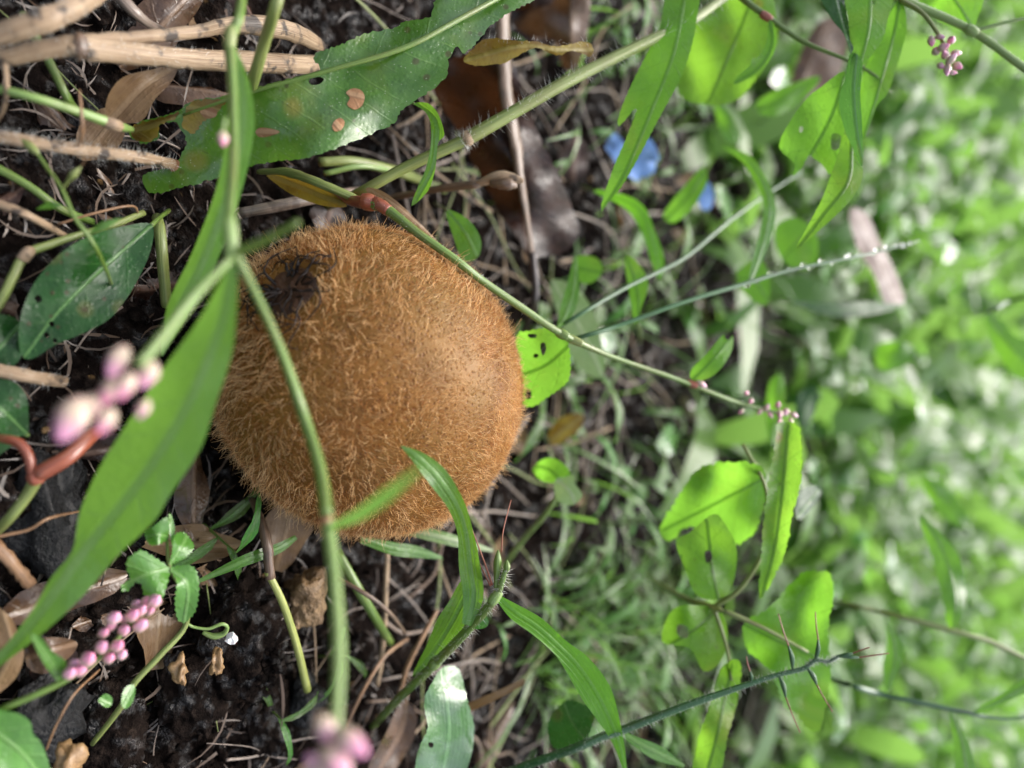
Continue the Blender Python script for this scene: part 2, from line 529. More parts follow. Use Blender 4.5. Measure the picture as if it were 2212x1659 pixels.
# leaves
M['fore'] = leaf_mat('knotweed_leaf', (.125, .30, .042), (.10, .25, .036), (.25, .42, .13), (.38, .74, .10), .42, .30, .4, .38, wet=.5, veink=.45, midw=.05)
M['dark'] = leaf_mat('dark_wet_leaf', (.018, .078, .014), (.010, .044, .009), (.10, .22, .06), (.08, .28, .04), .20, .38, .4, .36, wet=.12, spots=1.0, ring=(.05, .075, .014), spotcol=(.045, .03, .012), speck=.35, midw=.02, veink=.25)
M['big'] = leaf_mat('spotted_serrate_leaf', (.070, .175, .024), (.038, .11, .017), (.18, .31, .08), (.20, .46, .04), .32, .26, .55, .42, wet=.9, spots=.6, speck=.8, yellow=.25, midw=.03, spotcol=(.10, .045, .015), ring=(.17, .16, .03))
M['lime'] = leaf_mat('lime_leaf', (.11, .29, .012), (.075, .22, .012), (.11, .27, .03), (.34, .76, .07), .52, .34, .4, .42, wet=.35, spots=.0, midw=.03, veink=.42, yellow=.35, dots=1.0)
M['limespot'] = leaf_mat('spotted_lime_leaf', (.12, .29, .012), (.085, .22, .012), (.07, .15, .02), (.38, .74, .07), .52, .34, .4, .42, wet=.35, spots=1.1, yellow=.45, midw=.03, veink=.42, dots=1.0)
M['mid'] = leaf_mat('green_leaf', (.080, .22, .024), (.055, .16, .019), (.16, .32, .07), (.30, .68, .05), .44, .28, .5, .36, wet=.6, midw=.03)
M['grass'] = leaf_mat('grass_blade', (.090, .235, .026), (.058, .165, .021), (.18, .35, .09), (.33, .68, .05), .42, .26, .5, grass=True, wet=.7, midw=.03)
M['grasslime'] = leaf_mat('bright_grass_blade', (.11, .32, .014), (.080, .25, .014), (.16, .40, .05), (.30, .76, .05), .52, .30, .45, grass=True, wet=.4, midw=.025)
M['wetwhite'] = leaf_mat('mirror_wet_leaf', (.075, .20, .045), (.050, .15, .035), (.13, .30, .09), (.16, .45, .06), .25, .20, .9, grass=True, wet=1.0, midw=.03, coat_ior=2.0)
M['serr'] = leaf_mat('toothed_leaflet', (.125, .32, .055), (.085, .235, .038), (.21, .41, .11), (.33, .72, .09), .40, .20, .6, .22, wet=.9, midw=.02)
M['bgleaf'] = leaf_mat('far_weed_leaf', (.075, .20, .026), (.05, .145, .02), (.11, .25, .055), (.30, .60, .09), .46, .30, .5, .5, wet=.3, midw=.05, vary=1.0, veink=.3)
M['brownleaf'] = leaf_mat('brown_dead_leaf', (.115, .062, .033), (.055, .028, .015), (.20, .12, .07), (.22, .10, .03), .15, .35, .5, .5, wet=.6, midw=.04)
M['darkbrown'] = leaf_mat('dark_brown_dead_leaf', (.034, .014, .009), (.011, .005, .0035), (.11, .06, .04), (.20, .07, .02), .10, .42, .3, .6, wet=.15, midw=.07)
M['tanleaf'] = leaf_mat('tan_dead_leaf', (.24, .15, .075), (.14, .08, .04), (.30, .20, .11), (.35, .2, .08), .2, .5, .35, grass=True, wet=.3)
M['paletan'] = leaf_mat('pale_fallen_leaf', (.34, .25, .22), (.24, .17, .145), (.58, .46, .40), (.5, .36, .3), .2, .4, .45, .5, wet=.6)
M['patch'] = leaf_mat('dead_leaf_patch', (.36, .20, .10), (.24, .11, .05), (.40, .25, .14), (.4, .2, .1), .15, .55, .3, .9, wet=.1)
M['yellowleaf'] = leaf_mat('yellowing_leaf', (.30, .22, .025), (.15, .075, .015), (.36, .29, .08), (.45, .30, .03), .35, .35, .45, .3, wet=.6)
M['palewet'] = leaf_mat('pale_green_leaf', (.26, .36, .16), (.18, .30, .10), (.40, .48, .28), (.4, .6, .2), .35, .25, .5, .4, wet=.9)
M['blue'] = simple_mat('blue_petal', (.13, .26, .58), (.24, .39, .72), 180, .45, .0004, 0, .2)
# stems
M['gstem'] = stem_mat('green_stem', (.085, .155, .022), (.14, .225, .04), (.13, .11, .025), .36, tr=.15, wet=.3)
M['olive'] = stem_mat('olive_hairy_stem', (.15, .20, .05), (.24, .28, .085), (.12, .10, .03), .4, tr=.15, wet=.25)
M['palestem'] = stem_mat('pale_blurred_stem', (.15, .25, .06), (.23, .34, .10), (.22, .25, .07), .36, tr=.2, wet=.3)
M['darkstem'] = stem_mat('dark_green_stem', (.022, .085, .024), (.05, .14, .045), (.02, .05, .02), .34, wet=.4)
M['redstem'] = stem_mat('red_stem', (.24, .055, .028), (.33, .10, .05), (.10, .025, .015), .33, tr=.1, wet=.5)
M['yellowstem'] = stem_mat('yellow_stalk', (.25, .29, .065), (.36, .38, .11), (.14, .16, .03), .38, tr=.15, wet=.3)
M['straw'] = stem_mat('dead_straw', (.26, .165, .09), (.50, .37, .24), (.13, .07, .035), .55, 44, dirt=.95, wet=.2, bumpd=.0008)
M['greystraw'] = stem_mat('grey_straw', (.17, .125, .095), (.30, .235, .19), (.09, .06, .045), .42, 18, dirt=.6, wet=.5)
M['twig'] = stem_mat('brown_twig', (.10, .058, .034), (.19, .12, .075), (.05, .03, .02), .5, 16, dirt=.5, wet=.4)
M['blacktwig'] = stem_mat('black_stalk', (.020, .011, .011), (.055, .034, .033), (.012, .008, .008), .3, 12, wet=.6)
M['root'] = stem_mat('root_fibre', (.20, .105, .05), (.33, .19, .10), (.1, .05, .03), .5, 8, dirt=.3)
M['white_bristle'] = island_mat('pale_bristle', (.55, .55, .50), (.85, .85, .82), .35, .3, .5, (.9, .9, .85))
M['bud'] = bud_mat()
M['stone'] = simple_mat('brown_stone', (.13, .075, .032), (.30, .19, .09), 260, .45, .0035, .15)
M['quartz'] = simple_mat('pale_grit', (.55, .55, .55), (.8, .8, .8), 300, .3, .0006, .3, .3)
M['ochre'] = simple_mat('ochre_chip', (.19, .105, .04), (.32, .20, .09), 300, .5, .0006, .2)
M['slate'] = simple_mat('dark_slate', (.005, .005, .005), (.016, .015, .015), 420, .5, .003, .1, 0, .3)
M['water'] = glass_mat()
# ------------------------------------------------------------------ the soil
def ground_h(x, y):
    """height of the soil (cm)"""
    x = np.asarray(x, float); y = np.asarray(y, float)
    near = np.clip(1 - (np.hypot(x, y - 8) - 22) / 30, 0, 1)
    h = (vnoise(x * .22 + 9, y * .22 + 3) - .5) * .8
    h += (vnoise(x * .7 + 31, y * .7 + 7) - .5) * .45
    h += (vnoise(x * 1.9, y * 1.9 + 60) - .5) * .30 * near
    h += (np.abs(vnoise(x * 4.6 + 5, y * 4.6) - .5)) * .34 * near
    h += (vnoise(x * 10 + 7, y * 10) - .5) * .13 * near
    h += (vnoise(x * 21 + 2, y * 21) - .5) * .06 * near
    # the lump of soil beside the fruit
    q = G(500, 1390)
    h += 0.85 * np.exp(-(((x - q.x) / 1.15) ** 2 + ((y - q.y) / .95) ** 2) * 1.1)
    # a slight hollow under the fruit
    h -= .35 * np.exp(-((x / 2.6) ** 2 + ((y - 8.3) / 2.6) ** 2))
    return h
def axis(a, b, step, grow, lim):
    v = list(np.arange(a, b + 1e-6, step)); s = step
    hi = []; x = b
    while x < lim: s *= grow; x += s; hi.append(x)
    lo = []; x = a; s = step
    while x > -lim: s *= grow; x -= s; lo.append(x)
    return np.array(lo[::-1] + v + hi)
ax = axis(-10, 10, .075, 1.16, 9000); ay = axis(-1, 24, .075, 1.13, 9000)
X, Y = np.meshgrid(ax, ay, indexing='ij')
Z = ground_h(X, Y)
V = np.stack([X, Y, Z], 2).reshape(-1, 3)
nx, ny = len(ax), len(ay)
i, j = np.meshgrid(np.arange(nx - 1), np.arange(ny - 1), indexing='ij')
a = (i * ny + j).ravel()
T = np.concatenate([np.stack([a, a + ny, a + ny + 1], 1), np.stack([a, a + ny + 1, a + 1], 1)])
ground = tris_obj('ground', V, T, M['soil'])
ground['kind'] = 'structure'; ground['label'] = 'dark wet crumbly soil under the weeds'

def lump(seed, sub=2, rough=.35):
    bm = bmesh.new(); bmesh.ops.create_icosphere(bm, subdivisions=sub, radius=1)
    for v in bm.verts:
        n = mnoise.noise(v.co * 1.3 + Vector((seed * 7.1, 0, 0))) + .5 * mnoise.noise(v.co * 3.1 + Vector((0, seed * 3.3, 0)))
        v.co *= 1 + rough * n
    v = np.array([tuple(x.co) for x in bm.verts]); f = np.array([[q.index for q in x.verts] for x in bm.faces]); bm.free()
    return v, f
rs = np.random.RandomState(11)
protos = [lump(k, 1, .6) for k in range(6)]
VV, TT, b = [], [], 0
q0 = G(500, 1400)
for k in range(2600):
    if k < 750:
        x, y = q0.x + rs.randn() * .9, q0.y + rs.randn() * .8; s = .035 + .10 * rs.rand() ** 2
    else:
        y = 1.5 + 30 * rs.rand() ** 1.4; w = 3 + .62 * (y + 4); x = (rs.rand() * 2 - 1) * w; s = .03 + .14 * rs.rand() ** 3 + .002 * y
    if (x / 2.2) ** 2 + ((y - 8.3) / 2.2) ** 2 < 1: continue
    v, f = protos[k % 6]
    a = rs.rand() * 6.3; ca, sa = math.cos(a), math.sin(a)
    v = v * s * np.array((1, .6 + .5 * rs.rand(), .75)); v = np.stack([v[:, 0] * ca - v[:, 1] * sa, v[:, 0] * sa + v[:, 1] * ca, v[:, 2]], 1)
    VV.append(v + np.array((x, y, float(ground_h(x, y)) + s * .3))); TT.append(f + b); b += len(v)
o = tris_obj('soil_crumbs', np.vstack(VV), np.vstack(TT), M['soil'])
tag(o, 'loose dark crumbs of wet soil scattered over the ground', 'soil', kind='stuff')

# ------------------------------------------------------------------ the kiwi fruit
KC = G(812, 830, 2.30)
axn = (UPV * -.29 + LEFT * .48 - FW * .83).normalized()
e1 = axn.cross(Vector((0, 0, 1))).normalized(); e2 = axn.cross(e1)
KR = np.array([tuple(e1), tuple(e2), tuple(axn)]).T             # local -> place
KD = depth(KC)
RB = 306 / FOC * KD; RA = 352 / FOC * KD
kiwi = thing('kiwi_fruit', tuple(KC - Vector((0, 0, RB))), 'whole fuzzy brown kiwi fruit lying on the wet soil among weeds', 'kiwi fruit')
def kshape(th, ph):
    """surface point in the fruit's own axes; th from the stem end"""
    ct, st = np.cos(th), np.sin(th)
    r = np.abs(st) ** .93 * RB * (1 + .03 * ct * -1) * (1 + .018 * np.cos(2 * ph + .6))
    z = RA * np.sign(ct) * np.abs(ct) ** .96
    z = z - .10 * np.exp(-(th / .16) ** 2) + .05 * np.exp(-((th - .27) / .09) ** 2)
    return np.stack([r * np.cos(ph), r * np.sin(ph), z], -1)
nt, npn = 90, 160
th, ph = np.meshgrid(np.linspace(0.001, math.pi - .001, nt), np.arange(npn) / npn * 2 * np.pi, indexing='ij')
S = kshape(th, ph)
S = S + (vnoise(th * 3 + 4, np.cos(ph) * 3 + np.sin(ph) * 2 + 9) - .5)[..., None] * .05 * S / RB
V = S.reshape(-1, 3) @ KR.T + np.array(KC)
F = []
for a in range(nt - 1):
    for c in range(npn):
        d = (c + 1) % npn
        F.append((a * npn + c, (a + 1) * npn + c, (a + 1) * npn + d, a * npn + d))
mesh_obj('skin', V, F, M['skin'], kiwi)

def fuzz(n, lmin, lmax, wid, lay, seed, mat, name, wig=.35, clump=0.0, side=0.0, rings=4):
    rs = np.random.RandomState(seed)
    z = 1 - 2 * rs.rand(n); th = np.arccos(z); ph = rs.rand(n) * 2 * np.pi
    p = kshape(th, ph); e = 1e-3
    n1 = kshape(th + e, ph) - p; n2 = kshape(th, ph + e) - p
    nr = np.cross(n1, n2); nr /= np.linalg.norm(nr, axis=1)[:, None] + 1e-12
    mer = n1 / (np.linalg.norm(n1, axis=1)[:, None] + 1e-12); az = np.cross(nr, mer)
    W = p @ KR.T + np.array(KC)
    keep = W[:, 2] > .15
    # hair lies over in tufts: the lean turns slowly over the surface
    s = p / RB
    f1 = vnoise(s[:, 0] * 5 + 20, s[:, 1] * 5 + s[:, 2] * 4 + 20); f2 = vnoise(s[:, 1] * 5 + 50, s[:, 2] * 5 - s[:, 0] * 3 + 40)
    g1 = vnoise(s[:, 0] * 22 + 90, s[:, 1] * 22 + s[:, 2] * 17 + 90); g2 = vnoise(s[:, 1] * 22 + 90, s[:, 2] * 22 - s[:, 0] * 15 + 90)
    lean = mer * ((f1 - .35) * 1.5 + (g1 - .5) * 2 * clump)[:, None] + az * ((f2 - .5) * 2.2 + (g2 - .5) * 2 * clump)[:, None] + np.array((0, 0, 0))
    lean += (rs.rand(n, 3) - .5) * 1.1
    d = nr + lean * lay
    d /= np.linalg.norm(d, axis=1)[:, None]
    # rubbed shorter towards the top and far side, longer below and by the stem end
    up = (p @ KR.T)[:, 2] / RB; fwd = (p @ KR.T)[:, 1] / RB
    lf = np.clip(1.0 - .30 * up - .25 * fwd, 0.95, 1.3) * (1 + .35 * np.exp(-(th / .6) ** 2))
    patch = .75 + .5 * vnoise(s[:, 0] * 9, s[:, 1] * 9 + s[:, 2] * 7)
    keep &= th > .21
    if rings > 3: keep &= rs.rand(n) < np.clip(1.1 - .15 * (up + fwd), .85, 1)
    L = (lmin + (lmax - lmin) * rs.rand(n) ** 1.5) * lf * patch
    p, nr, d, L, lean = p[keep], nr[keep], d[keep], L[keep], lean[keep]; n = len(p)
    t = np.linspace(0, 1, rings)
    wg = (rs.rand(n, rings, 3) - .5) * wig; wg[:, 0] = 0
    wg = np.cumsum(wg, 1) * .5
    droop = lean * .28
    path = (p - nr * .01)[:, None] + L[:, None, None] * (d[:, None] * t[None, :, None] + droop[:, None] * (t ** 2)[None, :, None] + wg * t[None, :, None])
    sd = np.cross(d, rs.rand(n, 3) - .5); sd /= np.linalg.norm(sd, axis=1)[:, None] + 1e-9
    ot = np.cross(d, sd)
    wv = wid * (.7 + .6 * rs.rand(n))[:, None] * (1 - .75 * t)[None, :]
    c3 = np.array([(1, 0), (-.5, .87), (-.5, -.87)])
    V = path[:, :, None] + wv[:, :, None, None] * (c3[None, None, :, :1] * sd[:, None, None] + c3[None, None, :, 1:] * ot[:, None, None])
    V = V.reshape(-1, 3) @ KR.T + np.array(KC)
    base = (np.arange(n) * rings * 3)[:, None]
    tri = []
    for r in range(rings - 1):
        for k in range(3):
            a0, a1 = r * 3 + k, r * 3 + (k + 1) % 3
            tri += [(a0, a1, a1 + 3), (a0, a1 + 3, a0 + 3)]
    T = (base[:, :, None] + np.array(tri)[None]).reshape(-1, 3)
    o = tris_obj(name, V, T, mat, kiwi); o['kind'] = 'stuff'
    return o
fuzz(62000, .03, .08, .0034, .7, 3, M['fuzz'], 'fuzz', .6, .5, rings=3)
fuzz(21000, .07, .16, .0052, .9, 8, M['fuzz2'], 'long_hairs', 1.5, .9, rings=5)

# scar and dried black threads at the stem end
rs = np.random.RandomState(21)
def kp(r, a, z):                               # around the stem end: radius, angle, height above the tip
    return tuple(np.array((r * math.cos(a), r * math.sin(a), RA - .06 + z - r * r * .22)) @ KR.T + np.array(KC))
V = []; F = []
for k in range(7):
    for c in range(24):
        a = c / 24 * 6.2832; r = .07 * k + .01
        V.append(kp(r, a, .02 + .05 * rs.rand() + (.03 if k == 5 else 0) - (.04 if k == 6 else 0)))
for k in range(6):
    for c in range(24):
        d = (c + 1) % 24; F.append((k * 24 + c, (k + 1) * 24 + c, (k + 1) * 24 + d, k * 24 + d))
mesh_obj('stem_scar', V, F, M['crater'], kiwi)
for k in range(36):
    a = rs.rand() * 6.28; r0 = .08 + .22 * rs.rand(); ln = .25 + .62 * rs.rand(); tw = (rs.rand() - .5) * 4.5; lift = .07 + .13 * rs.rand()
    pts = []
    for t in np.linspace(0, 1, 6):
        r = r0 + ln * t * (1 - .35 * t * rs.rand())
        pts.append(kp(r, a + tw * t * t * .5 + (rs.rand() - .5) * .25, .03 + lift * math.sin(t * 2.6) + .05 * rs.rand() + .05))
    A = catmull(pts, 4)
    Vv, Ff, UV = tube_geo(A, np.linspace(.017, .008, len(A)), 5)
    mesh_obj('dried_sepal', Vv, Ff, M['black_thread'], kiwi)
# ------------------------------------------------------------------ plants around the fruit (traced, each point with its own distance or height)
def bud_mesh():
    bm = bmesh.new(); bmesh.ops.create_uvsphere(bm, u_segments=20, v_segments=12, radius=.001)
    for v in bm.verts:
        z = v.co.z * 1000; a = math.atan2(v.co.y, v.co.x)
        k = (1 - .42 * max(z, 0) ** 1.3) * (1 + .13 * math.cos(5 * a + z) * (.3 + max(z, 0))) * (1 - .25 * max(-z, 0))
        v.co.x *= k; v.co.y *= k; v.co.z *= 1.75 if z > 0 else 1.25
    me = bpy.data.meshes.new('bud'); bm.to_mesh(me); bm.free()
    me.polygons.foreach_set('use_smooth', [True] * len(me.polygons)); me.materials.append(M['bud'])
    return me
BUD = bud_mesh()
_br = random.Random(4)
def bud(parent, px, py, val, rpx, mode='d', aim=None):
    p = P(px, py, val, mode); r = rpx * depth(p) / FOC
    o = bpy.data.objects.new('bud', BUD); C.objects.link(o); o.parent = parent
    o.location = p * CM - wloc(parent)
    k = _br.uniform(.8, 1.1); o.scale = (r * 9 * k, r * 9 * k * _br.uniform(.85, 1.05), r * 9 * _br.uniform(.85, 1.15))
    d = Vector(aim) if aim else (UPV * _br.uniform(-.6, .6) + LEFT * _br.uniform(-1, .5) - FW * _br.uniform(0, .8))
    o.rotation_euler = d.to_track_quat('Z', 'Y').to_euler()
    return o
def buds(parent, lst, mode='d', dx=0, dy=0, sc=1.0, aim=None):
    for q in lst: bud(parent, dx + q[0] * sc, dy + q[1] * sc, q[2], q[3], mode, aim)
def node(parent, mat, px, py, val, r, ln, dirx, diry, mode='d', name='node'):
    n = math.hypot(dirx, diry); dirx, diry = dirx / n * ln, diry / n * ln
    stem(parent, mat, [(px - dirx, py - diry, val, r * .8), (px - dirx * .3, py - diry * .3, val, r), (px + dirx * .4, py + diry * .4, val, r * .95), (px + dirx, py + diry, val, r * .75)], mode, name, 10, 4)
def s3(lst, ox, oy): return [(ox + a / 3, oy + b / 3) + tuple(c) for a, b, *c in lst]

# --- knotweed in front of the fruit
kw = thing('knotweed', D(570, -520, 13.4), 'blurry green knotweed stem arching in front of the kiwi with pink buds', 'knotweed')
stem(kw, M['gstem'], [(570, -520, 13.6, 10.9), (545, -250, 11, 10.9), (522, 0, 8.9, 10.9), (507, 60, 8.6, 10.9), (497, 92, 8.5, 12.5), (503, 200, 8.2, 10.1), (505, 330, 7.8, 10.1), (497, 470, 7.3, 10.9), (503, 545, 7.1, 14.0)])
stem(kw, M['gstem'], [(503, 540, 7.1, 11.7), (540, 610, 7.3, 9.4), (600, 740, 7.8, 10.9), (650, 880, 8.2, 12.5), (690, 1010, 7.9, 14.0), (706, 1120, 7.4, 14.8)])
stem(kw, M['palestem'], [(706, 1115, 7.4, 14.8), (722, 1240, 7.0, 14.0), (732, 1400, 6.6, 14.8), (728, 1520, 6.3, 13.3), (722, 1640, 6.1, 10.1)])
node(kw, M['olive'], 497, 84, 8.45, 13.5, 24, -.1, 1)
node(kw, M['palestem'], 498, 515, 7.1, 16, 45, .05, 1)
node(kw, M['redstem'], 707, 1140, 7.35, 16.5, 24, .1, 1)
stem(kw, M['gstem'], [(505, 548, 7.1, 10.1), (560, 525, 7.0, 9.4), (645, 480, 6.8, 7.0)], name='branch')
blade(kw, M['fore'], [(497, 90, 8.5), (517, 180, 8.6), (520, 280, 8.7), (492, 420, 8.9), (440, 560, 9.1), (385, 670, 9.3), (350, 768, 9.5)], [5, 22, 29, 27, 28, 25, 2], fold=.35, wav=.05)
leaf(kw, M['fore'], [(506, 552), (513, 586), (511, 680), (500, 770), (467, 870), (433, 970), (367, 1070), (333, 1126), (253, 1202), (187, 1279), (103, 1359), (0, 1439), (-60, 1480), (-50, 1440), (0, 1406), (67, 1323), (110, 1249), (157, 1189), (173, 1106), (215, 1010), (275, 915), (350, 800), (430, 690), (480, 600)],
     [(503, 556, 7.2), (476, 700, 7.5), (400, 880, 7.9), (300, 1040, 8.2), (180, 1190, 8.5), (70, 1340, 8.7), (-60, 1470, 8.9)], fold=.25, wav=.05)
stem(kw, M['palestem'], [(497, 560, 7.1, 8.6), (420, 640, 6.9, 10.9), (350, 730, 6.6, 11.7), (300, 790, 6.4, 10.1)], name='flower_stalk')
buds(kw, [(258, 775, 6.45, 30), (275, 830, 6.3, 25), (322, 805, 6.5, 23), (312, 880, 6.5, 18), (232, 905, 6.3, 26), (160, 897, 6.2, 37), (200, 872, 6.45, 24), (240, 840, 6.5, 24)], aim=tuple(LEFT * -.9 - UPV * .35 - FW * .3))
buds(kw, [(700, 1568, 6.1, 27), (750, 1598, 5.95, 33), (718, 1640, 5.9, 32), (690, 1655, 6.0, 26), (742, 1655, 6.05, 25)])
bud(kw, 482, 297, 7.7, 13, aim=tuple(LEFT * -1))
stem(kw, M['palestem'], [(487, 255, 7.7, 3.9), (482, 285, 7.7, 4.7)], name='flower_stalk')
blade(kw, M['fore'], [(712, 1140, 7.3), (780, 1110, 6.5), (850, 1060, 6.0), (925, 998, 5.6)], [5, 13, 13, 2], wav=.02)

# --- the grass at the foot of the fruit
gp = thing('wavy_grass', D(820, 1560, 15.4), 'wavy-edged green grass shoot with hairy joints leaning on the kiwi', 'grass plant')
cul = [(800, 1575, 15.6, 7), (854, 1516, 13.6, 9), (937, 1436, 12.7, 10), (1017, 1353, 12.0, 10), (1070, 1290, 11.6, 9), (1094, 1225, 11.4, 5)]
stem(gp, M['gstem'], cul)
hairs(gp, M['white_bristle'], cul, 'd', 420, .10, width=.003, seed=2, start=.15)
node(gp, M['palestem'], 1070, 1290, 11.55, 12, 16, .6, -.8)
node(gp, M['gstem'], 940, 1432, 12.65, 13, 14, .7, -.7)
blade(gp, M['grass'], [(1008, 1350, 11.9), (1022, 1290, 11.7), (1014, 1220, 11.3), (1005, 1150, 10.9), (985, 1090, 10.4), (945, 1030, 9.95), (905, 990, 9.7), (866, 963, 9.55)], [10, 22, 23, 17, 19, 23, 15, 1], fold=-.35, wav=.09, wfreq=3)
leaf(gp, M['grass'], [(1000, 1250), (970, 1299), (944, 1339), (924, 1389), (904, 1429), (892, 1462), (937, 1428), (990, 1373), (1014, 1323), (1030, 1255)], [(1018, 1260, 11.7), (975, 1345, 12.2), (935, 1408, 12.8), (893, 1460, 13.3)], fold=-.25, wav=.09, wfreq=3, mode='d', tilt=-.5)
blade(gp, M['grasslime'], [(1075, 1290, 11.6), (1114, 1323, 11.7), (1160, 1353, 11.9), (1210, 1398, 12.1), (1250, 1440, 12.3), (1287, 1495, 12.5), (1312, 1545, 12.7), (1336, 1604, 12.9), (1352, 1670, 13.1)], [6, 17, 20, 19, 29, 33, 24, 12, 3], fold=-.3, wav=.05)
leaf(gp, M['wetwhite'], [(958, 1440), (990, 1443), (1000, 1470), (1010, 1513), (1024, 1566), (1020, 1620), (1004, 1670), (960, 1740), (920, 1730), (897, 1670), (904, 1620), (924, 1573), (917, 1533), (920, 1500), (940, 1463)], [(955, 1445, 2.6), (965, 1520, 2.75), (968, 1600, 2.7), (940, 1730, 2.3)], mode='h', fold=.12, tilt=-.08, wav=.09, wfreq=2.6, ragged=1.2, holes=[[(927, 1603), (937, 1606), (934, 1615), (926, 1612)]])
leaf(gp, M['wetwhite'], [(1026, 1330), (1045, 1327), (1055, 1338), (1053, 1352), (1040, 1358), (1024, 1356)], [(1025, 1340, 11.9), (1055, 1345, 11.8)], wav=.06)
for q in ([(1070, 1270, 11.5, 3), (1073, 1240, 11.5, 7), (1075, 1212, 11.4, 9), (1076, 1188, 11.4, 2)], [(1094, 1236, 11.4, 3), (1095, 1224, 11.4, 8), (1095, 1210, 11.4, 2)]):
    stem(gp, M['gstem'], q, name='spikelet')
stem(gp, M['redstem'], [(1063, 1263, 11.5, 2.2), (1047, 1216, 11.4, 2), (1017, 1136, 11.2, 1.2)], name='awn', sides=5)
stem(gp, M['redstem'], [(1060, 1266, 11.5, 2.2), (1047, 1240, 11.5, 1.8), (1035, 1214, 11.4, 1)], name='awn', sides=5)
stem(gp, M['redstem'], [(1083, 1192, 11.4, 1.6), (1087, 1146, 11.4, 1.4), (1104, 1080, 11.6, 1)], name='awn', sides=5)

dl = thing('dead_leaf', G(850, 1600, .4), 'wet brown curled leaf under the foot of the wavy grass', 'dead leaf')
leaf(dl, M['brownleaf'], [(872, 1512), (884, 1519), (900, 1539), (897, 1586), (877, 1626), (847, 1670), (800, 1690), (796, 1655), (814, 1619), (834, 1583), (854, 1536)], [(878, 1514, 1.0), (866, 1580, .95), (805, 1685, .7)], mode='h', fold=.5, wav=.1, name='blade')
stem(dl, M['twig'], [(878, 1514, 1.0, 4), (884, 1480, .8, 3), (880, 1440, .5, 3)], 'h', 'leaf_stalk', 6)

# --- hairy stalk with awned spikelets
sp = thing('awned_grass_stalk', D(960, 1760, 17), 'thin dark hairy grass stalk tipped with long awned spikelets', 'grass plant')
cul = [(960, 1760, 17.3, 9), (1040, 1700, 14.8, 9), (1110, 1663, 13.6, 9), (1234, 1619, 13.0, 9), (1304, 1590, 12.9, 9), (1354, 1573, 12.9, 9), (1474, 1527, 12.8, 8), (1621, 1476, 12.8, 6), (1681, 1457, 12.8, 5), (1735, 1444, 12.8, 5), (1761, 1426, 12.8, 4.5), (1788, 1429, 12.8, 4), (1812, 1416, 12.8, 3)]
stem(sp, M['darkstem'], cul)
hairs(sp, M['white_bristle'], cul, 'd', 900, .075, width=.0028, seed=5, start=.15)
for a, b, c in [((1712, 1447), (1703, 1395), (1681, 1326)), ((1760, 1427), (1767, 1382), (1761, 1322)), ((1681, 1457), (1697, 1505), (1728, 1582)), ((1742, 1441), (1764, 1478), (1798, 1537)), ((1621, 1476), (1620, 1450), (1612, 1418)), ((1811, 1416), (1842, 1411), (1878, 1398)), ((1811, 1418), (1855, 1420), (1920, 1411))]:
    k = 5.5 if a[0] < 1800 and a[0] > 1650 else 4
    mx, my = (a[0] + b[0]) / 2 + 3, (a[1] + b[1]) / 2
    s_ = stem(sp, M['darkstem'], [(a[0], a[1], 12.8, 2), (mx, my, 12.75, k), (b[0], b[1], 12.75, 2)], name='spikelet', sides=6)
    stem(s_, M['redstem'], [(b[0], b[1], 12.75, 1.8), ((b[0] + c[0]) / 2 - 1, (b[1] + c[1]) / 2, 12.7, 1.5), (c[0], c[1], 12.65, 1.2)], name='awn', sides=5)
blade(sp, M['mid'], [(1337, 1578, 12.9), (1371, 1600, 13.1), (1420, 1626, 13.4), (1478, 1655, 13.8)], [4, 10, 16, 3], fold=-.3)
leaf(sp, M['dark'], [(1230, 1511), (1257, 1519), (1284, 1539), (1277, 1573), (1262, 1603), (1220, 1619), (1197, 1616), (1182, 1579), (1190, 1546), (1214, 1519)], [(1268, 1605, 13.1), (1235, 1560, 13.6), (1215, 1515, 14.4)], tilt=.3, fold=.2, serr=1.2, teeth=30)

# --- lime broadleaf weed
NEARER[0] = .83
lw = thing('broadleaf_weed', D(1440, 1270, 22), 'bright lime broad-leaved weed with insect-eaten leaves behind the awned stalk', 'weed')
stem(lw, M['olive'], [(1380, 1235, 29.5, 4), (1475, 1290, 19, 6), (1541, 1312, 17.3, 7), (1640, 1352, 17, 5), (1745, 1408, 17, 3)])
stem(lw, M['olive'], [(1541, 1312, 17.3, 6), (1600, 1270, 17, 5), (1650, 1180, 16.8, 5), (1655, 1060, 17, 4), (1605, 960, 17.5, 4)])
stem(lw, M['olive'], [(1541, 1312, 17.3, 5), (1570, 1400, 17, 4), (1580, 1470, 16.8, 3)])
leaf(lw, M['lime'], [(1510, 1010), (1570, 998), (1640, 1005), (1658, 1050), (1645, 1110), (1620, 1160), (1570, 1180), (1530, 1150), (1480, 1140), (1450, 1170), (1425, 1150), (1440, 1110), (1452, 1098), (1462, 1072), (1475, 1060)], [(1655, 1030, 17.2), (1560, 1080, 17.8), (1430, 1145, 19)], fold=.2, wav=.2, serr=.8, teeth=44, ragged=3)
leaf(lw, M['limespot'], [(1540, 1110), (1565, 1130), (1590, 1180), (1588, 1240), (1570, 1285), (1530, 1295), (1500, 1280), (1480, 1230), (1460, 1170), (1490, 1150)], [(1552, 1298, 17), (1535, 1210, 16.6), (1525, 1125, 16.4)], fold=.15, wav=.2, holes=[[(1522, 1193), (1534, 1190), (1538, 1207), (1526, 1216)]])
leaf(lw, M['limespot'], [(1455, 1315), (1520, 1308), (1560, 1325), (1572, 1380), (1555, 1430), (1520, 1450), (1490, 1400), (1430, 1385)], [(1548, 1318, 17.3), (1500, 1360, 17), (1450, 1390, 17.2)], fold=.1, wav=.2, holes=[[(1464, 1350), (1485, 1354), (1484, 1378), (1464, 1372)]])
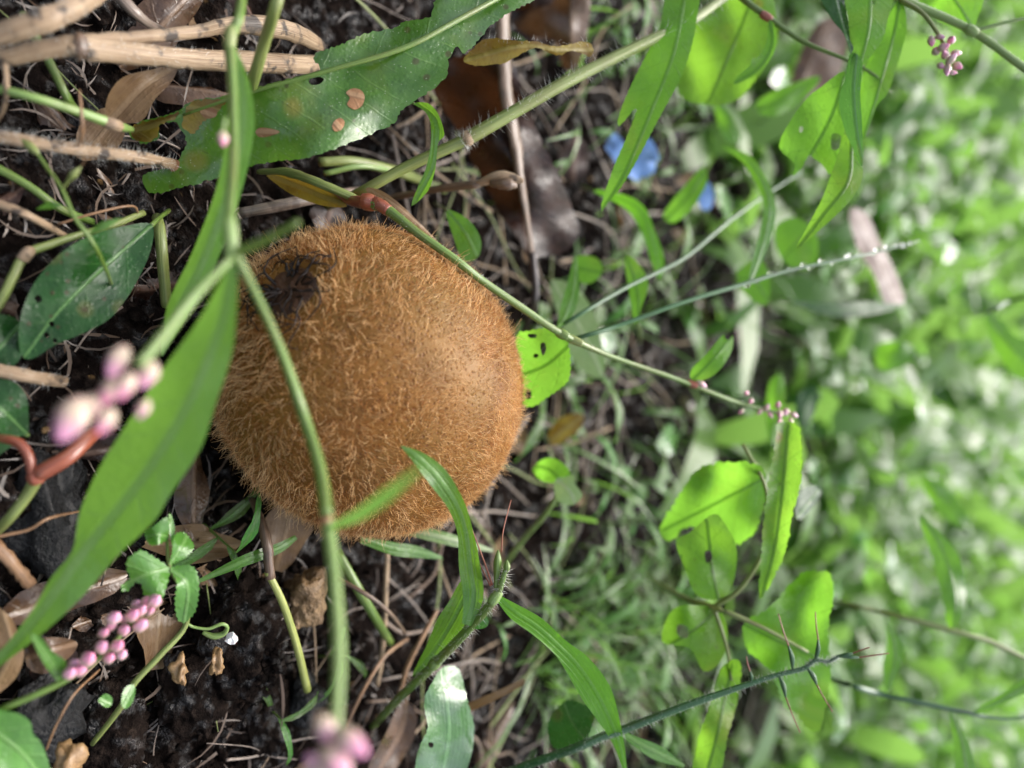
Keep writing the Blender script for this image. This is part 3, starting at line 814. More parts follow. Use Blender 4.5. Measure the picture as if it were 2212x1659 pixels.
leaf(lw, M['lime'], [(1645, 1323), (1688, 1283), (1728, 1239), (1768, 1233), (1792, 1238), (1802, 1293), (1788, 1356), (1795, 1439), (1785, 1523), (1765, 1583), (1738, 1566), (1718, 1539), (1692, 1523), (1675, 1473), (1655, 1439), (1615, 1406), (1605, 1346)], [(1608, 1350, 17.2), (1680, 1385, 17.1), (1760, 1420, 17.2), (1795, 1440, 17.4)], fold=.1, wav=.24, ragged=3)
leaf(lw, M['limespot'], [(1680, 913), (1724, 918), (1733, 980), (1728, 1053), (1712, 1110), (1700, 1180), (1665, 1260), (1640, 1295), (1642, 1240), (1648, 1150), (1658, 1050), (1676, 950)], [(1645, 1285, 16.8), (1672, 1180, 16.5), (1688, 1060, 16.4), (1700, 920, 16.8)], fold=-.9, wav=.08, ragged=2.4)
leaf(lw, M['limespot'], [(1560, 1440), (1600, 1430), (1592, 1520), (1572, 1590), (1550, 1680), (1495, 1690), (1510, 1590), (1535, 1520)], [(1580, 1435, 16.8), (1555, 1560, 16.6), (1520, 1690, 16.6)], fold=.15, wav=.2, ragged=1.5)
leaf(lw, M['dark'], [(1740, 1050), (1775, 1055), (1760, 1090), (1725, 1125), (1720, 1085)], [(1720, 1120, 18), (1770, 1055, 19)], wav=.05)

NEARER[0] = 1.0
# --- knotweed creeping along the fruit
kc = thing('creeping_knotweed', D(640, 380, 13.8), 'hairy green knotweed runner hugging the kiwi, ending in a tiny pink spike', 'knotweed')
cul = [(797, 437, 11.5, 15), (835, 452, 11.4, 12), (900, 502, 11.3, 10), (985, 562, 11.4, 10), (1040, 605, 11.7, 9), (1120, 660, 12.1, 9), (1215, 722, 12.6, 8), (1320, 770, 13.3, 6), (1450, 815, 14.0, 5.5), (1545, 852, 14.4, 5), (1600, 872, 14.7, 5), (1700, 897, 15, 3)]
stem(kc, M['gstem'], cul)
stem(kc, M['redstem'], [(640, 375, 13.9, 9), (690, 400, 12.9, 10), (745, 428, 12.1, 11), (780, 437, 11.7, 14), (815, 440, 11.45, 15), (840, 456, 11.38, 12.5)])
hairs(kc, M['white_bristle'], cul, 'd', 500, .045, width=.002, seed=7)
node(kc, M['redstem'], 797, 437, 11.5, 19, 18, 1, .3)
node(kc, M['gstem'], 1215, 722, 12.6, 12, 14, 1, .5)
node(kc, M['olive'], 1240, 735, 12.75, 10, 20, 1, .45)
node(kc, M['redstem'], 1495, 830, 14.2, 8, 12, 1, .35)
buds(kc, [(1613, 850, 14.7, 7), (1622, 865, 14.7, 7), (1602, 888, 14.7, 6), (1655, 883, 14.8, 7), (1680, 876, 14.8, 8), (1684, 893, 14.8, 8), (1698, 888, 14.9, 8), (1713, 895, 14.9, 8), (1708, 909, 14.9, 8), (1685, 909, 14.9, 7), (1642, 888, 14.8, 6), (1513, 828, 14.2, 9), (1665, 898, 14.8, 7)])
leaf(kc, M['lime'], [(1492, 818), (1495, 796), (1525, 766), (1552, 733), (1563, 723), (1566, 731), (1574, 734), (1583, 724), (1582, 753), (1565, 786), (1542, 810), (1515, 822)], [(1494, 820, 14.2), (1540, 775, 14.1), (1582, 728, 14.3)], fold=.1, sm=3)
leaf(kc, M['lime'], [(1119, 720), (1134, 716), (1180, 708), (1212, 714), (1230, 753), (1231, 813), (1214, 836), (1180, 860), (1157, 876), (1130, 876), (1112, 836), (1106, 770)], [(1226, 748, 13.0), (1175, 790, 13.4), (1110, 815, 14.0)], fold=.12, wav=.06, serr=1.2, teeth=36, holes=[[(1167, 745), (1176, 740), (1180, 755), (1172, 768)], [(1141, 722), (1158, 722), (1157, 730), (1143, 729)], [(1137, 842), (1147, 845), (1147, 860), (1135, 860)], [(1155, 764), (1163, 766), (1160, 773), (1152, 771)]])
blade(kc, M['mid'], [(1243, 553, 15.2), (1238, 620, 15), (1225, 670, 14.6), (1206, 708, 14)], [3, 14, 16, 3])

# --- thin dark stalks rising behind the fruit
for k, (pts, lab) in enumerate([([(1080, 790, 19.2, 5), (1160, 752, 15, 5), (1247, 730, 13.4, 5), (1337, 703, 13.6, 5), (1475, 653, 14, 5), (1618, 610, 14.6, 5), (1708, 583, 15, 4), (1842, 556, 15.6, 3), (1900, 543, 16, 2.5), (1985, 520, 16.4, 1.5)], 'thin dark grass stalk beaded with raindrops at its drooping tip'),
                                ([(1090, 800, 19, 5), (1170, 730, 15.6, 4.5), (1234, 690, 14.2, 4.5), (1354, 620, 15, 4.5), (1474, 560, 16, 4), (1560, 490, 17, 4), (1640, 430, 18, 3), (1730, 372, 19, 2)], 'thin green grass stalk crossing above the raindrop-beaded one')]):
    gs = thing('grass_stalk', P(pts[0][0], pts[0][1], pts[0][2], 'd'), lab, 'grass stalk')
    stem(gs, M['darkstem'], pts)
    if k == 0:
        blade(gs, M['mid'], [(1618, 610, 14.6), (1632, 575, 14.9), (1655, 500, 15.6), (1660, 430, 16.2), (1618, 350, 17), (1560, 315, 17.6)], [3, 9, 14, 13, 11, 2], fold=.2)
        rs = np.random.RandomState(3)
        P3, rad = line3(pts, 'd', 6)
        me = bpy.data.meshes.new('raindrop'); bm = bmesh.new(); bmesh.ops.create_uvsphere(bm, u_segments=10, v_segments=7, radius=.01); bm.to_mesh(me); bm.free()
        me.polygons.foreach_set('use_smooth', [True] * len(me.polygons)); me.materials.append(M['water'])
        for j in range(22):
            i = int((.55 + .45 * rs.rand()) * (len(P3) - 1)); p = Vector(P3[i]) + Vector((rs.randn() * .03, rs.randn() * .03, -.03 - .25 * rs.rand() * (j % 3 == 0)))
            o = bpy.data.objects.new('raindrop', me); C.objects.link(o); o.parent = gs; o.location = p * CM - wloc(gs); o.scale = (rs.uniform(.035, .07),) * 3

# --- olive hairy culm on the far left of the fruit with its hanging leaf
hc = thing('hairy_grass_culm', D(700, 450, 14.5), 'thick olive grass culm with long white bristles slanting away above the kiwi', 'grass plant')
cul = [(690, 455, 14.6, 9), (750, 428, 12.9, 10), (785, 412, 12.3, 11), (880, 360, 12.3, 12), (1000, 305, 12.3, 13), (1012, 298, 12.3, 15), (1100, 248, 12.4, 14), (1200, 190, 12.6, 13.5), (1300, 138, 12.9, 13), (1420, 80, 13.3, 12), (1500, 40, 13.6, 11), (1570, -10, 14, 10), (1680, -80, 14.6, 9)]
stem(hc, M['olive'], cul, sides=10)
hairs(hc, M['white_bristle'], cul[5:], 'd', 300, .17, width=.0032, seed=9)
hairs(hc, M['white_bristle'], cul[4:7], 'd', 160, .11, width=.003, seed=10, end=.6)
node(hc, M['straw'], 1010, 299, 12.3, 17, 11, 1, -.5)
leaf(hc, M['lime'], [(1445, -20), (1508, -20), (1505, 40), (1494, 100), (1470, 170), (1420, 262), (1385, 330), (1345, 400), (1312, 440), (1299, 458), (1302, 430), (1330, 350), (1352, 300), (1376, 237), (1366, 240), (1352, 258), (1334, 274), (1340, 240), (1365, 180), (1390, 130), (1425, 60)], [(1480, -20, 13.4), (1455, 110, 13.2), (1405, 240, 13.0), (1350, 370, 13.0), (1299, 456, 13.1)], fold=.12, wav=.04, serr=.6, teeth=70, sm=3)
wl = thing('curled_leaf', D(890, 223, 12.2), 'small glossy green leaf curling down across the olive culm', 'leaf')
leaf(wl, M['grass'], [(893, 224), (924, 223), (947, 247), (960, 290), (950, 303), (945, 317), (940, 367), (924, 413), (889, 445), (904, 400), (919, 367), (930, 317), (930, 267), (917, 240)], [(895, 224, 12.1), (938, 260, 11.8), (942, 310, 11.7), (930, 370, 11.7), (890, 443, 11.9)], fold=-.4, wav=.03, name='blade', sm=3)
stem(wl, M['gstem'], [(895, 224, 12.1, 3), (860, 215, 12.6, 3), (800, 240, 14, 3), (770, 270, 15.2, 3)], name='leaf_stalk', sides=6)

# --- the big spotted leaf
bl = thing('spotted_leaf', D(1250, -160, 20), 'big dark glossy toothed leaf with brown spots and a ragged eaten edge', 'leaf')
leaf(bl, M['big'], [(280, 285), (300, 264), (345, 252), (385, 240), (400, 228), (425, 215), (475, 210), (540, 192), (620, 172), (692, 152), (676, 128), (690, 112), (740, 95), (790, 72), (850, 62), (875, 45), (930, 35), (940, 0), (970, -40), (1060, -70), (1150, -60), (1170, -20), (1147, 3), (1070, 47), (1037, 83), (1003, 117), (988, 100), (970, 127), (967, 160), (944, 187), (904, 213), (864, 243), (850, 267), (800, 290), (737, 317), (667, 340), (547, 357), (460, 387), (400, 403), (327, 417), (310, 380), (367, 360), (393, 333), (403, 307), (390, 277), (375, 262), (345, 272), (342, 298), (315, 312), (290, 300)],
     [(280, 280, 10.9), (383, 252, 10.7), (540, 200, 10.5), (700, 155, 10.6), (870, 105, 10.9), (990, 43, 11.3), (1150, -45, 12)], tilt=-.12, fold=.22, wav=.14, wfreq=1.3, ragged=2.6, sm=4, grid=15, name='blade',
     holes=[[(668, 172), (690, 166), (700, 172), (690, 182), (672, 183)]])
surf = SURF[0]
for q in ([(748, 200), (762, 191), (780, 195), (788, 210), (782, 228), (766, 237), (750, 226), (756, 212)], [(552, 285), (562, 276), (590, 279), (604, 286), (580, 295), (560, 296)], [(722, 262), (735, 255), (745, 264), (738, 280), (724, 284), (718, 274)], [(432, 240), (450, 232), (468, 238), (466, 252), (445, 256)], [(364, 352), (376, 344), (388, 350), (384, 366), (370, 370)]):
    leaf(bl, M['patch'], q, [(q[0][0], q[0][1], 10.5), (q[3][0], q[3][1], 10.5)], on=surf, name='dead_patch')
for q in ([(282, 285), (300, 266), (345, 254), (388, 242), (376, 258), (346, 270), (340, 296), (315, 310), (292, 299)], [(404, 232), (426, 218), (470, 214), (488, 222), (470, 240), (440, 262), (420, 290), (404, 285), (394, 268)]):
    leaf(bl, M['yellowleaf'], q, [(q[0][0], q[0][1], 10.5), (q[4][0], q[4][1], 10.5)], on=lambda A: surf(A) + .004, name='yellow_patch', ragged=3)
stem(bl, M['gstem'], [(1130, -35, 11.9, 6), (1200, -80, 13, 8), (1250, -160, 17, 9), (1260, -200, 22, 9)], name='leaf_stalk')
stem(bl, M['gstem'], [(395, 249, 10.62, 3), (540, 200, 10.44, 4), (700, 155, 10.53, 5), (870, 105, 10.83, 6), (990, 43, 11.23, 6), (1150, -45, 11.95, 7)], name='midrib', sides=6)
cl = thing('shrivelled_leaf', D(1279, 110, 12.9), 'shrivelled yellow-brown leaf hanging off the bristly olive culm', 'dead leaf')
leaf(cl, M['yellowleaf'], [(1000, 130), (1027, 100), (1054, 83), (1104, 87), (1154, 90), (1204, 100), (1257, 90), (1279, 97), (1277, 123), (1237, 110), (1204, 120), (1160, 103), (1120, 120), (1087, 137), (1054, 140), (1027, 142)], [(1278, 108, 12.8), (1200, 108, 12.5), (1120, 100, 12.3), (1005, 130, 12.2)], fold=.8, wav=.1, ragged=1.5, name='blade')
hairs(cl, M['white_bristle'], [(1050, 85, 12.2, 3), (1150, 88, 12.3, 3), (1270, 92, 12.6, 3)], 'd', 40, .12, width=.003, seed=30)

# --- dark dead leaves
db = thing('dark_dead_leaf', D(1150, 600, 19), 'large dark brown curled dead leaf with a pale thick rib and black stalk', 'dead leaf')
leaf(db, M['darkbrown'], [(937, 197), (970, 253), (1004, 317), (1030, 367), (1057, 417), (1084, 467), (1114, 510), (1137, 553), (1150, 598), (1162, 556), (1200, 553), (1234, 533), (1252, 500), (1244, 467), (1217, 400), (1187, 340), (1167, 300), (1144, 240), (1124, 190), (1110, 140), (1060, 120), (967, 130)], [(1085, 110, 14.6), (1105, 240, 14.9), (1125, 380, 15.3), (1150, 590, 16.4)], fold=.75, wav=.3, wfreq=1.7, ragged=2, name='blade')
stem(db, M['twig'], [(1088, -20, 14.2, 20), (1086, 90, 14.5, 24), (1095, 200, 14.7, 24), (1112, 300, 15, 20), (1125, 390, 15.2, 15), (1138, 470, 15.6, 9), (1150, 560, 16.1, 8)], name='rib', rough=.3, flat=.5)
stem(db, M['blacktwig'], [(1149, 545, 16, 9), (1156, 620, 16.4, 9), (1152, 660, 16.8, 8), (1130, 720, 18.6, 7)], name='leaf_stalk')
db2 = thing('dead_leaf', D(1250, 130, 21), 'grey-brown curled dead leaf behind the shrivelled yellow one', 'dead leaf')
leaf(db2, M['brownleaf'], [(1104, 30), (1190, 10), (1204, -20), (1272, -20), (1267, 83), (1245, 150), (1214, 140), (1197, 87), (1137, 77)], [(1232, -20, 17), (1235, 60, 17.2), (1235, 145, 18.5)], fold=.6, wav=.15, name='blade')
leaf(db2, M['darkbrown'], [(1100, -20), (1200, -20), (1196, 60), (1180, 100), (1130, 85), (1104, 40)], [(1150, -20, 17.4), (1155, 90, 18)], fold=.3, wav=.1, name='blade')
tw = thing('budded_twig', D(840, 430, 14.4), 'short brown twig ending in a dry bud beside the dark dead leaf', 'twig')
stem(tw, M['twig'], [(800, 440, 14.9, 6), (850, 427, 14.2, 7), (937, 410, 13.7, 8), (1037, 397, 13.4, 9)], rough=.2)
stem(tw, M['straw'], [(1030, 398, 13.4, 8), (1070, 385, 13.3, 16), (1104, 386, 13.3, 13), (1131, 392, 13.3, 4)], name='bud_scale', flat=.6)
stem(tw, M['twig'], [(1060, 397, 13.25, 7), (1095, 398, 13.15, 14), (1116, 402, 13.2, 5)], name='bud', rough=.3)

# --- blue dayflower
df = thing('dayflower', D(1385, 400, 24), 'blue dayflower petals hidden behind a hanging lime leaf', 'flower')
stem(df, M['gstem'], [(1400, 420, 25, 4), (1385, 380, 20.5, 4), (1365, 345, 19.4, 3)])
leaf(df, M['blue'], [(1312, 305), (1330, 288), (1348, 310), (1352, 340), (1335, 350), (1315, 335)], [(1365, 345, 19.3), (1335, 320, 19)], name='petal', wav=.12, ragged=4)
leaf(df, M['blue'], [(1352, 350), (1365, 322), (1400, 300), (1420, 330), (1410, 370), (1380, 387), (1356, 382)], [(1355, 345, 19.3), (1395, 345, 19.2)], name='petal', wav=.15, ragged=4.5)
df2 = thing('dayflower', D(1530, 470, 27), 'small blue dayflower petal half hidden near the dark stalks', 'flower')
leaf(df2, M['blue'], [(1513, 398), (1528, 392), (1540, 412), (1540, 440), (1526, 456), (1510, 440)], [(1525, 460, 21), (1525, 395, 21)], name='petal')
stem(df2, M['gstem'], [(1526, 455, 21, 3), (1520, 480, 24, 3), (1500, 500, 28, 3)])

# --- knotweed sprig with a spotted leaf
ks = thing('knotweed_sprig', D(1500, -120, 22), 'thin bending knotweed sprig with a broad spotted lime leaf behind it', 'knotweed')
stem(ks, M['gstem'], [(1480, -200, 27, 7), (1530, -80, 15.5, 7), (1590, -15, 14.1, 7), (1655, 35, 13.9, 7), (1735, 90, 13.8, 5), (1830, 130, 13.8, 4), (1890, 163, 13.8, 3), (1925, 200, 13.9, 1.2)])
node(ks, M['redstem'], 1655, 36, 13.85, 9, 14, 1, .6)
leaf(ks, M['limespot'], [(1501, 37), (1585, -25), (1661, -20), (1678, 50), (1681, 83), (1661, 133), (1621, 187), (1585, 220), (1535, 227), (1475, 213), (1462, 167), (1488, 100)], [(1630, -20, 15.2), (1590, 80, 15.3), (1530, 220, 15.8)], fold=.12, wav=.1, ragged=1.0)
leaf(ks, M['lime'], [(1661, 44), (1675, 60), (1676, 100), (1661, 133), (1635, 160), (1588, 183), (1591, 167), (1618, 143), (1625, 127), (1638, 123), (1656, 90)], [(1662, 46, 13.8), (1666, 95, 13.7), (1640, 145, 13.6), (1590, 178, 13.6)], fold=-.3, wav=.03)

# --- weed hanging in from above
ow = thing('overhanging_weed', D(1560, -320, 27), 'leafy weed with drooping nibbled leaves and a small pink bud cluster', 'weed')
stem(ow, M['palestem'], [(1560, -330, 30, 9), (1700, -180, 16, 9), (1840, -60, 13.9, 9), (1942, -3, 13.5, 9), (2092, 63, 13.4, 8), (2212, 147, 13.4, 8), (2300, 205, 13.5, 7)])
hairs(ow, M['white_bristle'], [(1942, -3, 13.5, 9), (2092, 63, 13.4, 8), (2212, 147, 13.4, 8)], 'd', 500, .03, width=.003, seed=13)
stem(ow, M['palestem'], [(2105, 68, 13.4, 5), (2160, 52, 13.3, 4), (2230, 36, 13.2, 3)], name='branch')
node(ow, M['palestem'], 2098, 66, 13.38, 11, 14, 1, .5)
stem(ow, M['olive'], [(1945, 0, 13.45, 5), (1990, 27, 13.2, 5), (2022, 67, 13.1, 4), (2045, 110, 13.1, 4), (2052, 150, 13.1, 3)], name='flower_stalk')
buds(ow, s3([(1660, 240, 13, 8), (1610, 262, 13.05, 9), (1740, 262, 13, 9), (1680, 310, 13, 10), (1640, 335, 13.1, 9), (1765, 345, 13, 10), (1735, 390, 12.95, 11), (1668, 425, 13.05, 9), (1775, 425, 13.05, 9), (1715, 445, 13, 10), (1738, 470, 13, 8), (1700, 360, 13.1, 10)], 1474.6, 0))
def lf(pt, mat, out, mid, **kw): return leaf(pt, M[mat], out, mid, **kw)
lf(ow, 'lime', [(1830, -20), (1925, -20), (1918, 40), (1905, 87), (1868, 137), (1845, 143), (1838, 100), (1832, 40)], [(1880, -20, 13.1), (1876, 60, 12.9), (1855, 142, 12.9)], fold=.15, serr=.6, teeth=40, holes=[[(1884, -6), (1892, -4), (1890, 10), (1884, 9)]])
lf(ow, 'lime', [(1942, 2), (1955, 20), (1958, 67), (1948, 107), (1935, 150), (1918, 200), (1895, 227), (1882, 260), (1875, 280), (1862, 302), (1853, 233), (1866, 150), (1903, 83), (1923, 27)], [(1942, 4, 13.5), (1925, 90, 13.7), (1900, 180, 13.8), (1864, 300, 13.9)], fold=.15, wav=.05)
lf(ow, 'wetwhite', [(1838, 115), (1862, 133), (1858, 200), (1862, 267), (1863, 359), (1842, 320), (1822, 273), (1812, 217), (1825, 167)], [(1848, 118, 12.9), (1842, 200, 12.6), (1850, 290, 12.6), (1863, 357, 12.7)], fold=.2, tilt=.8, wav=.03)
lf(ow, 'lime', [(1825, 153), (1814, 217), (1824, 283), (1818, 320), (1795, 377), (1775, 355), (1758, 343), (1748, 337), (1732, 363), (1712, 380), (1715, 353), (1682, 317), (1708, 260), (1742, 213), (1775, 187)], [(1822, 170, 13.1), (1790, 260, 13.3), (1740, 350, 13.6)], fold=.1, wav=.06, sm=3, holes=[[(1797, 290), (1816, 293), (1812, 320), (1796, 322)], [(1728, 274), (1735, 276), (1732, 286), (1727, 284)]])
lf(ow, 'limespot', [(1822, 290), (1842, 320), (1863, 360), (1858, 400), (1828, 443), (1775, 493), (1720, 538), (1742, 493), (1775, 430), (1795, 377), (1808, 340)], [(1838, 300, 12.9), (1832, 390, 12.8), (1780, 460, 12.9), (1722, 536, 13.1)], fold=.2, wav=.04)
lf(ow, 'dark', [(1770, -20), (1830, -20), (1828, 33), (1845, 77), (1838, 117), (1822, 73), (1795, 40)], [(1800, -20, 13.2), (1815, 40, 13.0), (1838, 115, 12.9)], fold=.4)
lf(ow, 'lime', [(1992, -20), (2118, -20), (2110, 43), (2098, 60), (2042, 53), (1995, 20)], [(2098, 58, 13.6), (2060, 0, 14.2), (2040, -20, 14.5)], fold=.1)
# ------------------------------------------------------------------ straw, stems and leaves on the soil in front
def straw(label, mat, pts, name='dead_straw', cat='straw', hair=0, mode='h', sides=10, rough=.18, flat=.75, hl=.07, parts=()):
    t = thing(name, P(pts[0][0], pts[0][1], pts[0][2], mode), label, cat)
    stem(t, M[mat], pts, mode, 'stalk', sides, 6, rough, flat)
    if hair: hairs(t, M['white_bristle'], pts, mode, hair, hl, width=.003, seed=len(label))
    for q in parts: stem(t, M[q[0]], q[1], mode, q[2] if len(q) > 2 else 'joint', sides, 6, rough, flat)
    return t
straw('thick pale jointed dead straw splitting in two beside the spotted leaf', 'straw', [(-60, 135, 1.2, 18), (-10, 130, 1.5, 18), (80, 110, 1.8, 20), (160, 98, 2.0, 22), (180, 103, 2.0, 27), (300, 117, 1.9, 23), (400, 127, 1.8, 22), (520, 133, 1.6, 22), (690, 142, 1.0, 19)], hair=340,
      parts=[('straw', [(172, 92, 2.05, 16), (300, 80, 1.9, 13), (420, 70, 1.8, 14), (490, 56, 1.9, 17), (560, 55, 1.9, 20), (640, 72, 1.7, 20), (695, 100, 1.2, 12)], 'side_shoot'), ('twig', [(160, 98, 2.0, 24), (170, 100, 2.02, 30), (178, 103, 2.0, 26)])])
straw('broad weathered straw end lying above the jointed one', 'straw', [(-40, 92, 1.8, 22), (60, 55, 2.2, 25), (120, 35, 2.3, 25), (200, -5, 2.2, 20), (260, -50, 1.4, 18)], hair=160)
straw('pale bristly straw running under the tip of the spotted leaf', 'straw', [(-40, 290, 1.3, 14), (60, 305, 1.5, 14), (180, 325, 1.5, 13), (300, 340, 1.5, 13), (380, 357, 1.2, 12)], hair=420, hl=.09)
straw('thin brown straw sticking out over dark soil near the seed stem', 'straw', [(-30, 430, 1.0, 9), (60, 465, 1.2, 9), (152, 517, .9, 6)], rough=.25)
straw('short frayed straw stub beside the dark holed leaf', 'straw', [(-40, 792, .9, 14), (60, 813, 1.0, 15), (140, 826, .8, 13)], hair=60)
straw('splintered brown straw below the red stem', 'root', [(-30, 1160, .6, 14), (30, 1220, .7, 14), (64, 1264, .5, 13)], rough=.5)
straw('slim green stem ending at the withered yellow leaf tip', 'palestem', [(-40, 185, 1.5, 9), (60, 207, 1.9, 9), (160, 238, 1.9, 10), (250, 270, 1.8, 11), (285, 280, 1.4, 6)], 'green_stem', 'stem', parts=[('straw', [(225, 262, 1.85, 12), (245, 269, 1.85, 13), (258, 273, 1.8, 12)])], rough=.05, flat=1)
straw('short green stem crossing behind the jointed straw', 'gstem', [(50, 30, .6, 9), (105, 130, .9, 9), (145, 210, .9, 9), (165, 240, .6, 8)], 'green_stem', 'stem', rough=.05, flat=1)
straw('upright olive stalk rising from the edge of the spotted leaf', 'olive', [(530, 225, .8, 12), (545, 180, 2.6, 13), (575, 80, 3.4, 13), (605, -20, 4.0, 13), (640, -160, 3.0, 13), (660, -260, .2, 13)], 'green_stem', 'stem', rough=.03, flat=1)
straw('jointed olive stem curving above the dark holed leaf', 'olive', [(-30, 700, .6, 10), (5, 645, .9, 10), (30, 595, 1.0, 10), (56, 550, 1.0, 10), (110, 528, 1.0, 9), (170, 508, 1.0, 8), (240, 488, .9, 8), (310, 460, .7, 7)], 'green_stem', 'stem', parts=[('straw', [(48, 562, 1.02, 12), (58, 548, 1.05, 13), (68, 541, 1.02, 11)])], rough=.08, flat=1)
straw('stubby olive stem standing next to the knotweed leaf', 'olive', [(340, 470, .6, 11), (346, 500, .9, 12), (352, 570, .9, 12), (360, 660, .5, 11)], 'green_stem', 'stem', rough=.05, flat=1)
straw('pale broken stem stub above the thick jointed straw', 'greystraw', [(240, -30, 1.2, 13), (285, 20, 1.3, 13), (320, 50, 1.2, 10), (350, 66, .9, 9)], 'green_stem', 'stem', rough=.1)
straw('dim green stem low on the soil under the seed stem', 'gstem', [(-30, 350, .4, 10), (60, 400, .5, 9), (130, 450, .5, 9), (200, 480, .3, 8)], 'green_stem', 'stem', rough=.05, flat=1)
straw('grey straw lying under the red-noded runner beside the fruit', 'greystraw', [(520, 460, .8, 12), (600, 445, 1.2, 13), (700, 425, 1.3, 12), (800, 410, .9, 9)])
straw('pair of pale green crossing stems behind the small curled leaf', 'olive', [(690, 350, 1.0, 10), (770, 350, 1.2, 11), (870, 375, 1.1, 11), (960, 410, .6, 9)], 'green_stem', 'stem', parts=[('palestem', [(700, 375, 1.0, 6), (800, 360, 1.3, 6), (930, 395, .8, 6)], 'side_shoot')], rough=.05, flat=1)
straw('yellow-brown shrivelled stalk arching over the fruit top', 'olive', [(560, 372, 1.0, 8), (620, 372, 1.6, 10), (700, 400, 2.2, 10), (790, 440, 2.6, 9)], 'dry_stalk', 'stalk', rough=.2)
straw('thin root curling down from the jointed straw', 'straw', [(12, 138, 1.8, 6), (15, 190, 1.8, 6), (10, 230, 1.6, 5), (-5, 262, 1.2, 5)], 'root_fibre', 'root', sides=6)
straw('thin dry fibre standing across the slim green stem', 'root', [(172, 195, 2.1, 3), (177, 250, 2.15, 4), (178, 290, 2.0, 4), (165, 328, 1.3, 3)], 'root_fibre', 'root', sides=6)
straw('wiry brown root fibre arching over the soil by the corner leaf', 'root', [(100, 1620, .7, 3), (120, 1570, 1.2, 3), (160, 1500, 1.3, 3), (215, 1447, .8, 3)], 'root_fibre', 'root', sides=6)
straw('pale root fibre looping beside the splintered straw', 'root', [(-10, 1160, .8, 4), (60, 1145, .9, 4), (105, 1120, 1.0, 4), (170, 1105, .6, 3)], 'root_fibre', 'root', sides=6)
straw('hair-thin fibre crossing the gap under the spotted leaf', 'root', [(125, 485, .8, 3), (200, 462, 1.0, 3), (285, 445, 1.0, 3), (300, 470, .6, 3)], 'root_fibre', 'root', sides=6)

tl = thing('dry_leaf', G(300, 255, .5), 'dry tan leaf curled under the jointed straw', 'dead leaf')
leaf(tl, M['tanleaf'], [(228, 235), (240, 195), (270, 165), (330, 150), (382, 140), (372, 175), (335, 215), (305, 262), (245, 262)], [(380, 142, 1.3), (310, 185, 1.3), (240, 258, .9)], mode='h', fold=.4, name='blade')
tl2 = thing('dry_leaf', G(700, 430, .5), 'long dry tan leaf strip tucked under the runner above the kiwi', 'dead leaf')
leaf(tl2, M['tanleaf'], [(790, 408), (830, 415), (880, 455), (930, 505), (960, 540), (900, 500), (830, 460)], [(795, 412, 12.0), (860, 452, 11.9), (955, 535, 12.4)], fold=.2, name='blade')
tl3 = thing('dry_leaf', G(640, 400, .8), 'amber withered leaf pointing at the red knot by the fruit', 'dead leaf')
leaf(tl3, M['yellowleaf'], [(575, 375), (620, 375), (680, 395), (735, 430), (748, 447), (700, 445), (640, 425), (600, 400)], [(580, 378, 12.6), (660, 410, 12.3), (745, 444, 12.0)], fold=-.4, name='blade')

# panicle of tiny grass seeds
pn = thing('grass_panicle', G(240, 620, .5), 'tiny green grass seed stem in front of the dark holed leaf', 'grass stalk')
stem(pn, M['gstem'], [(250, 640, 10.8, 4), (232, 590, 9.6, 4), (213, 547, 9.1, 5), (193, 513, 8.9, 5), (160, 467, 8.8, 5), (133, 407, 8.8, 4), (100, 360, 8.9, 4), (82, 333, 8.9, 3)])
stem(pn, M['olive'], [(84, 336, 8.9, 2), (76, 326, 8.9, 8), (62, 314, 8.9, 9), (45, 300, 8.9, 1)], name='spikelet')
stem(pn, M['olive'], [(136, 408, 8.8, 2), (148, 390, 8.75, 4), (160, 376, 8.7, 8), (176, 360, 8.7, 1)], name='spikelet')
stem(pn, M['root'], [(176, 360, 8.7, 1.5), (200, 320, 8.6, 1.2), (225, 290, 8.6, .8)], name='awn', sides=5)
blade(pn, M['mid'], [(135, 445, 9), (110, 443, 9.0), (80, 452, 9.1)], [2, 8, 1])
blade(pn, M['mid'], [(195, 503, 8.9), (225, 487, 8.9), (262, 472, 9)], [3, 9, 1])

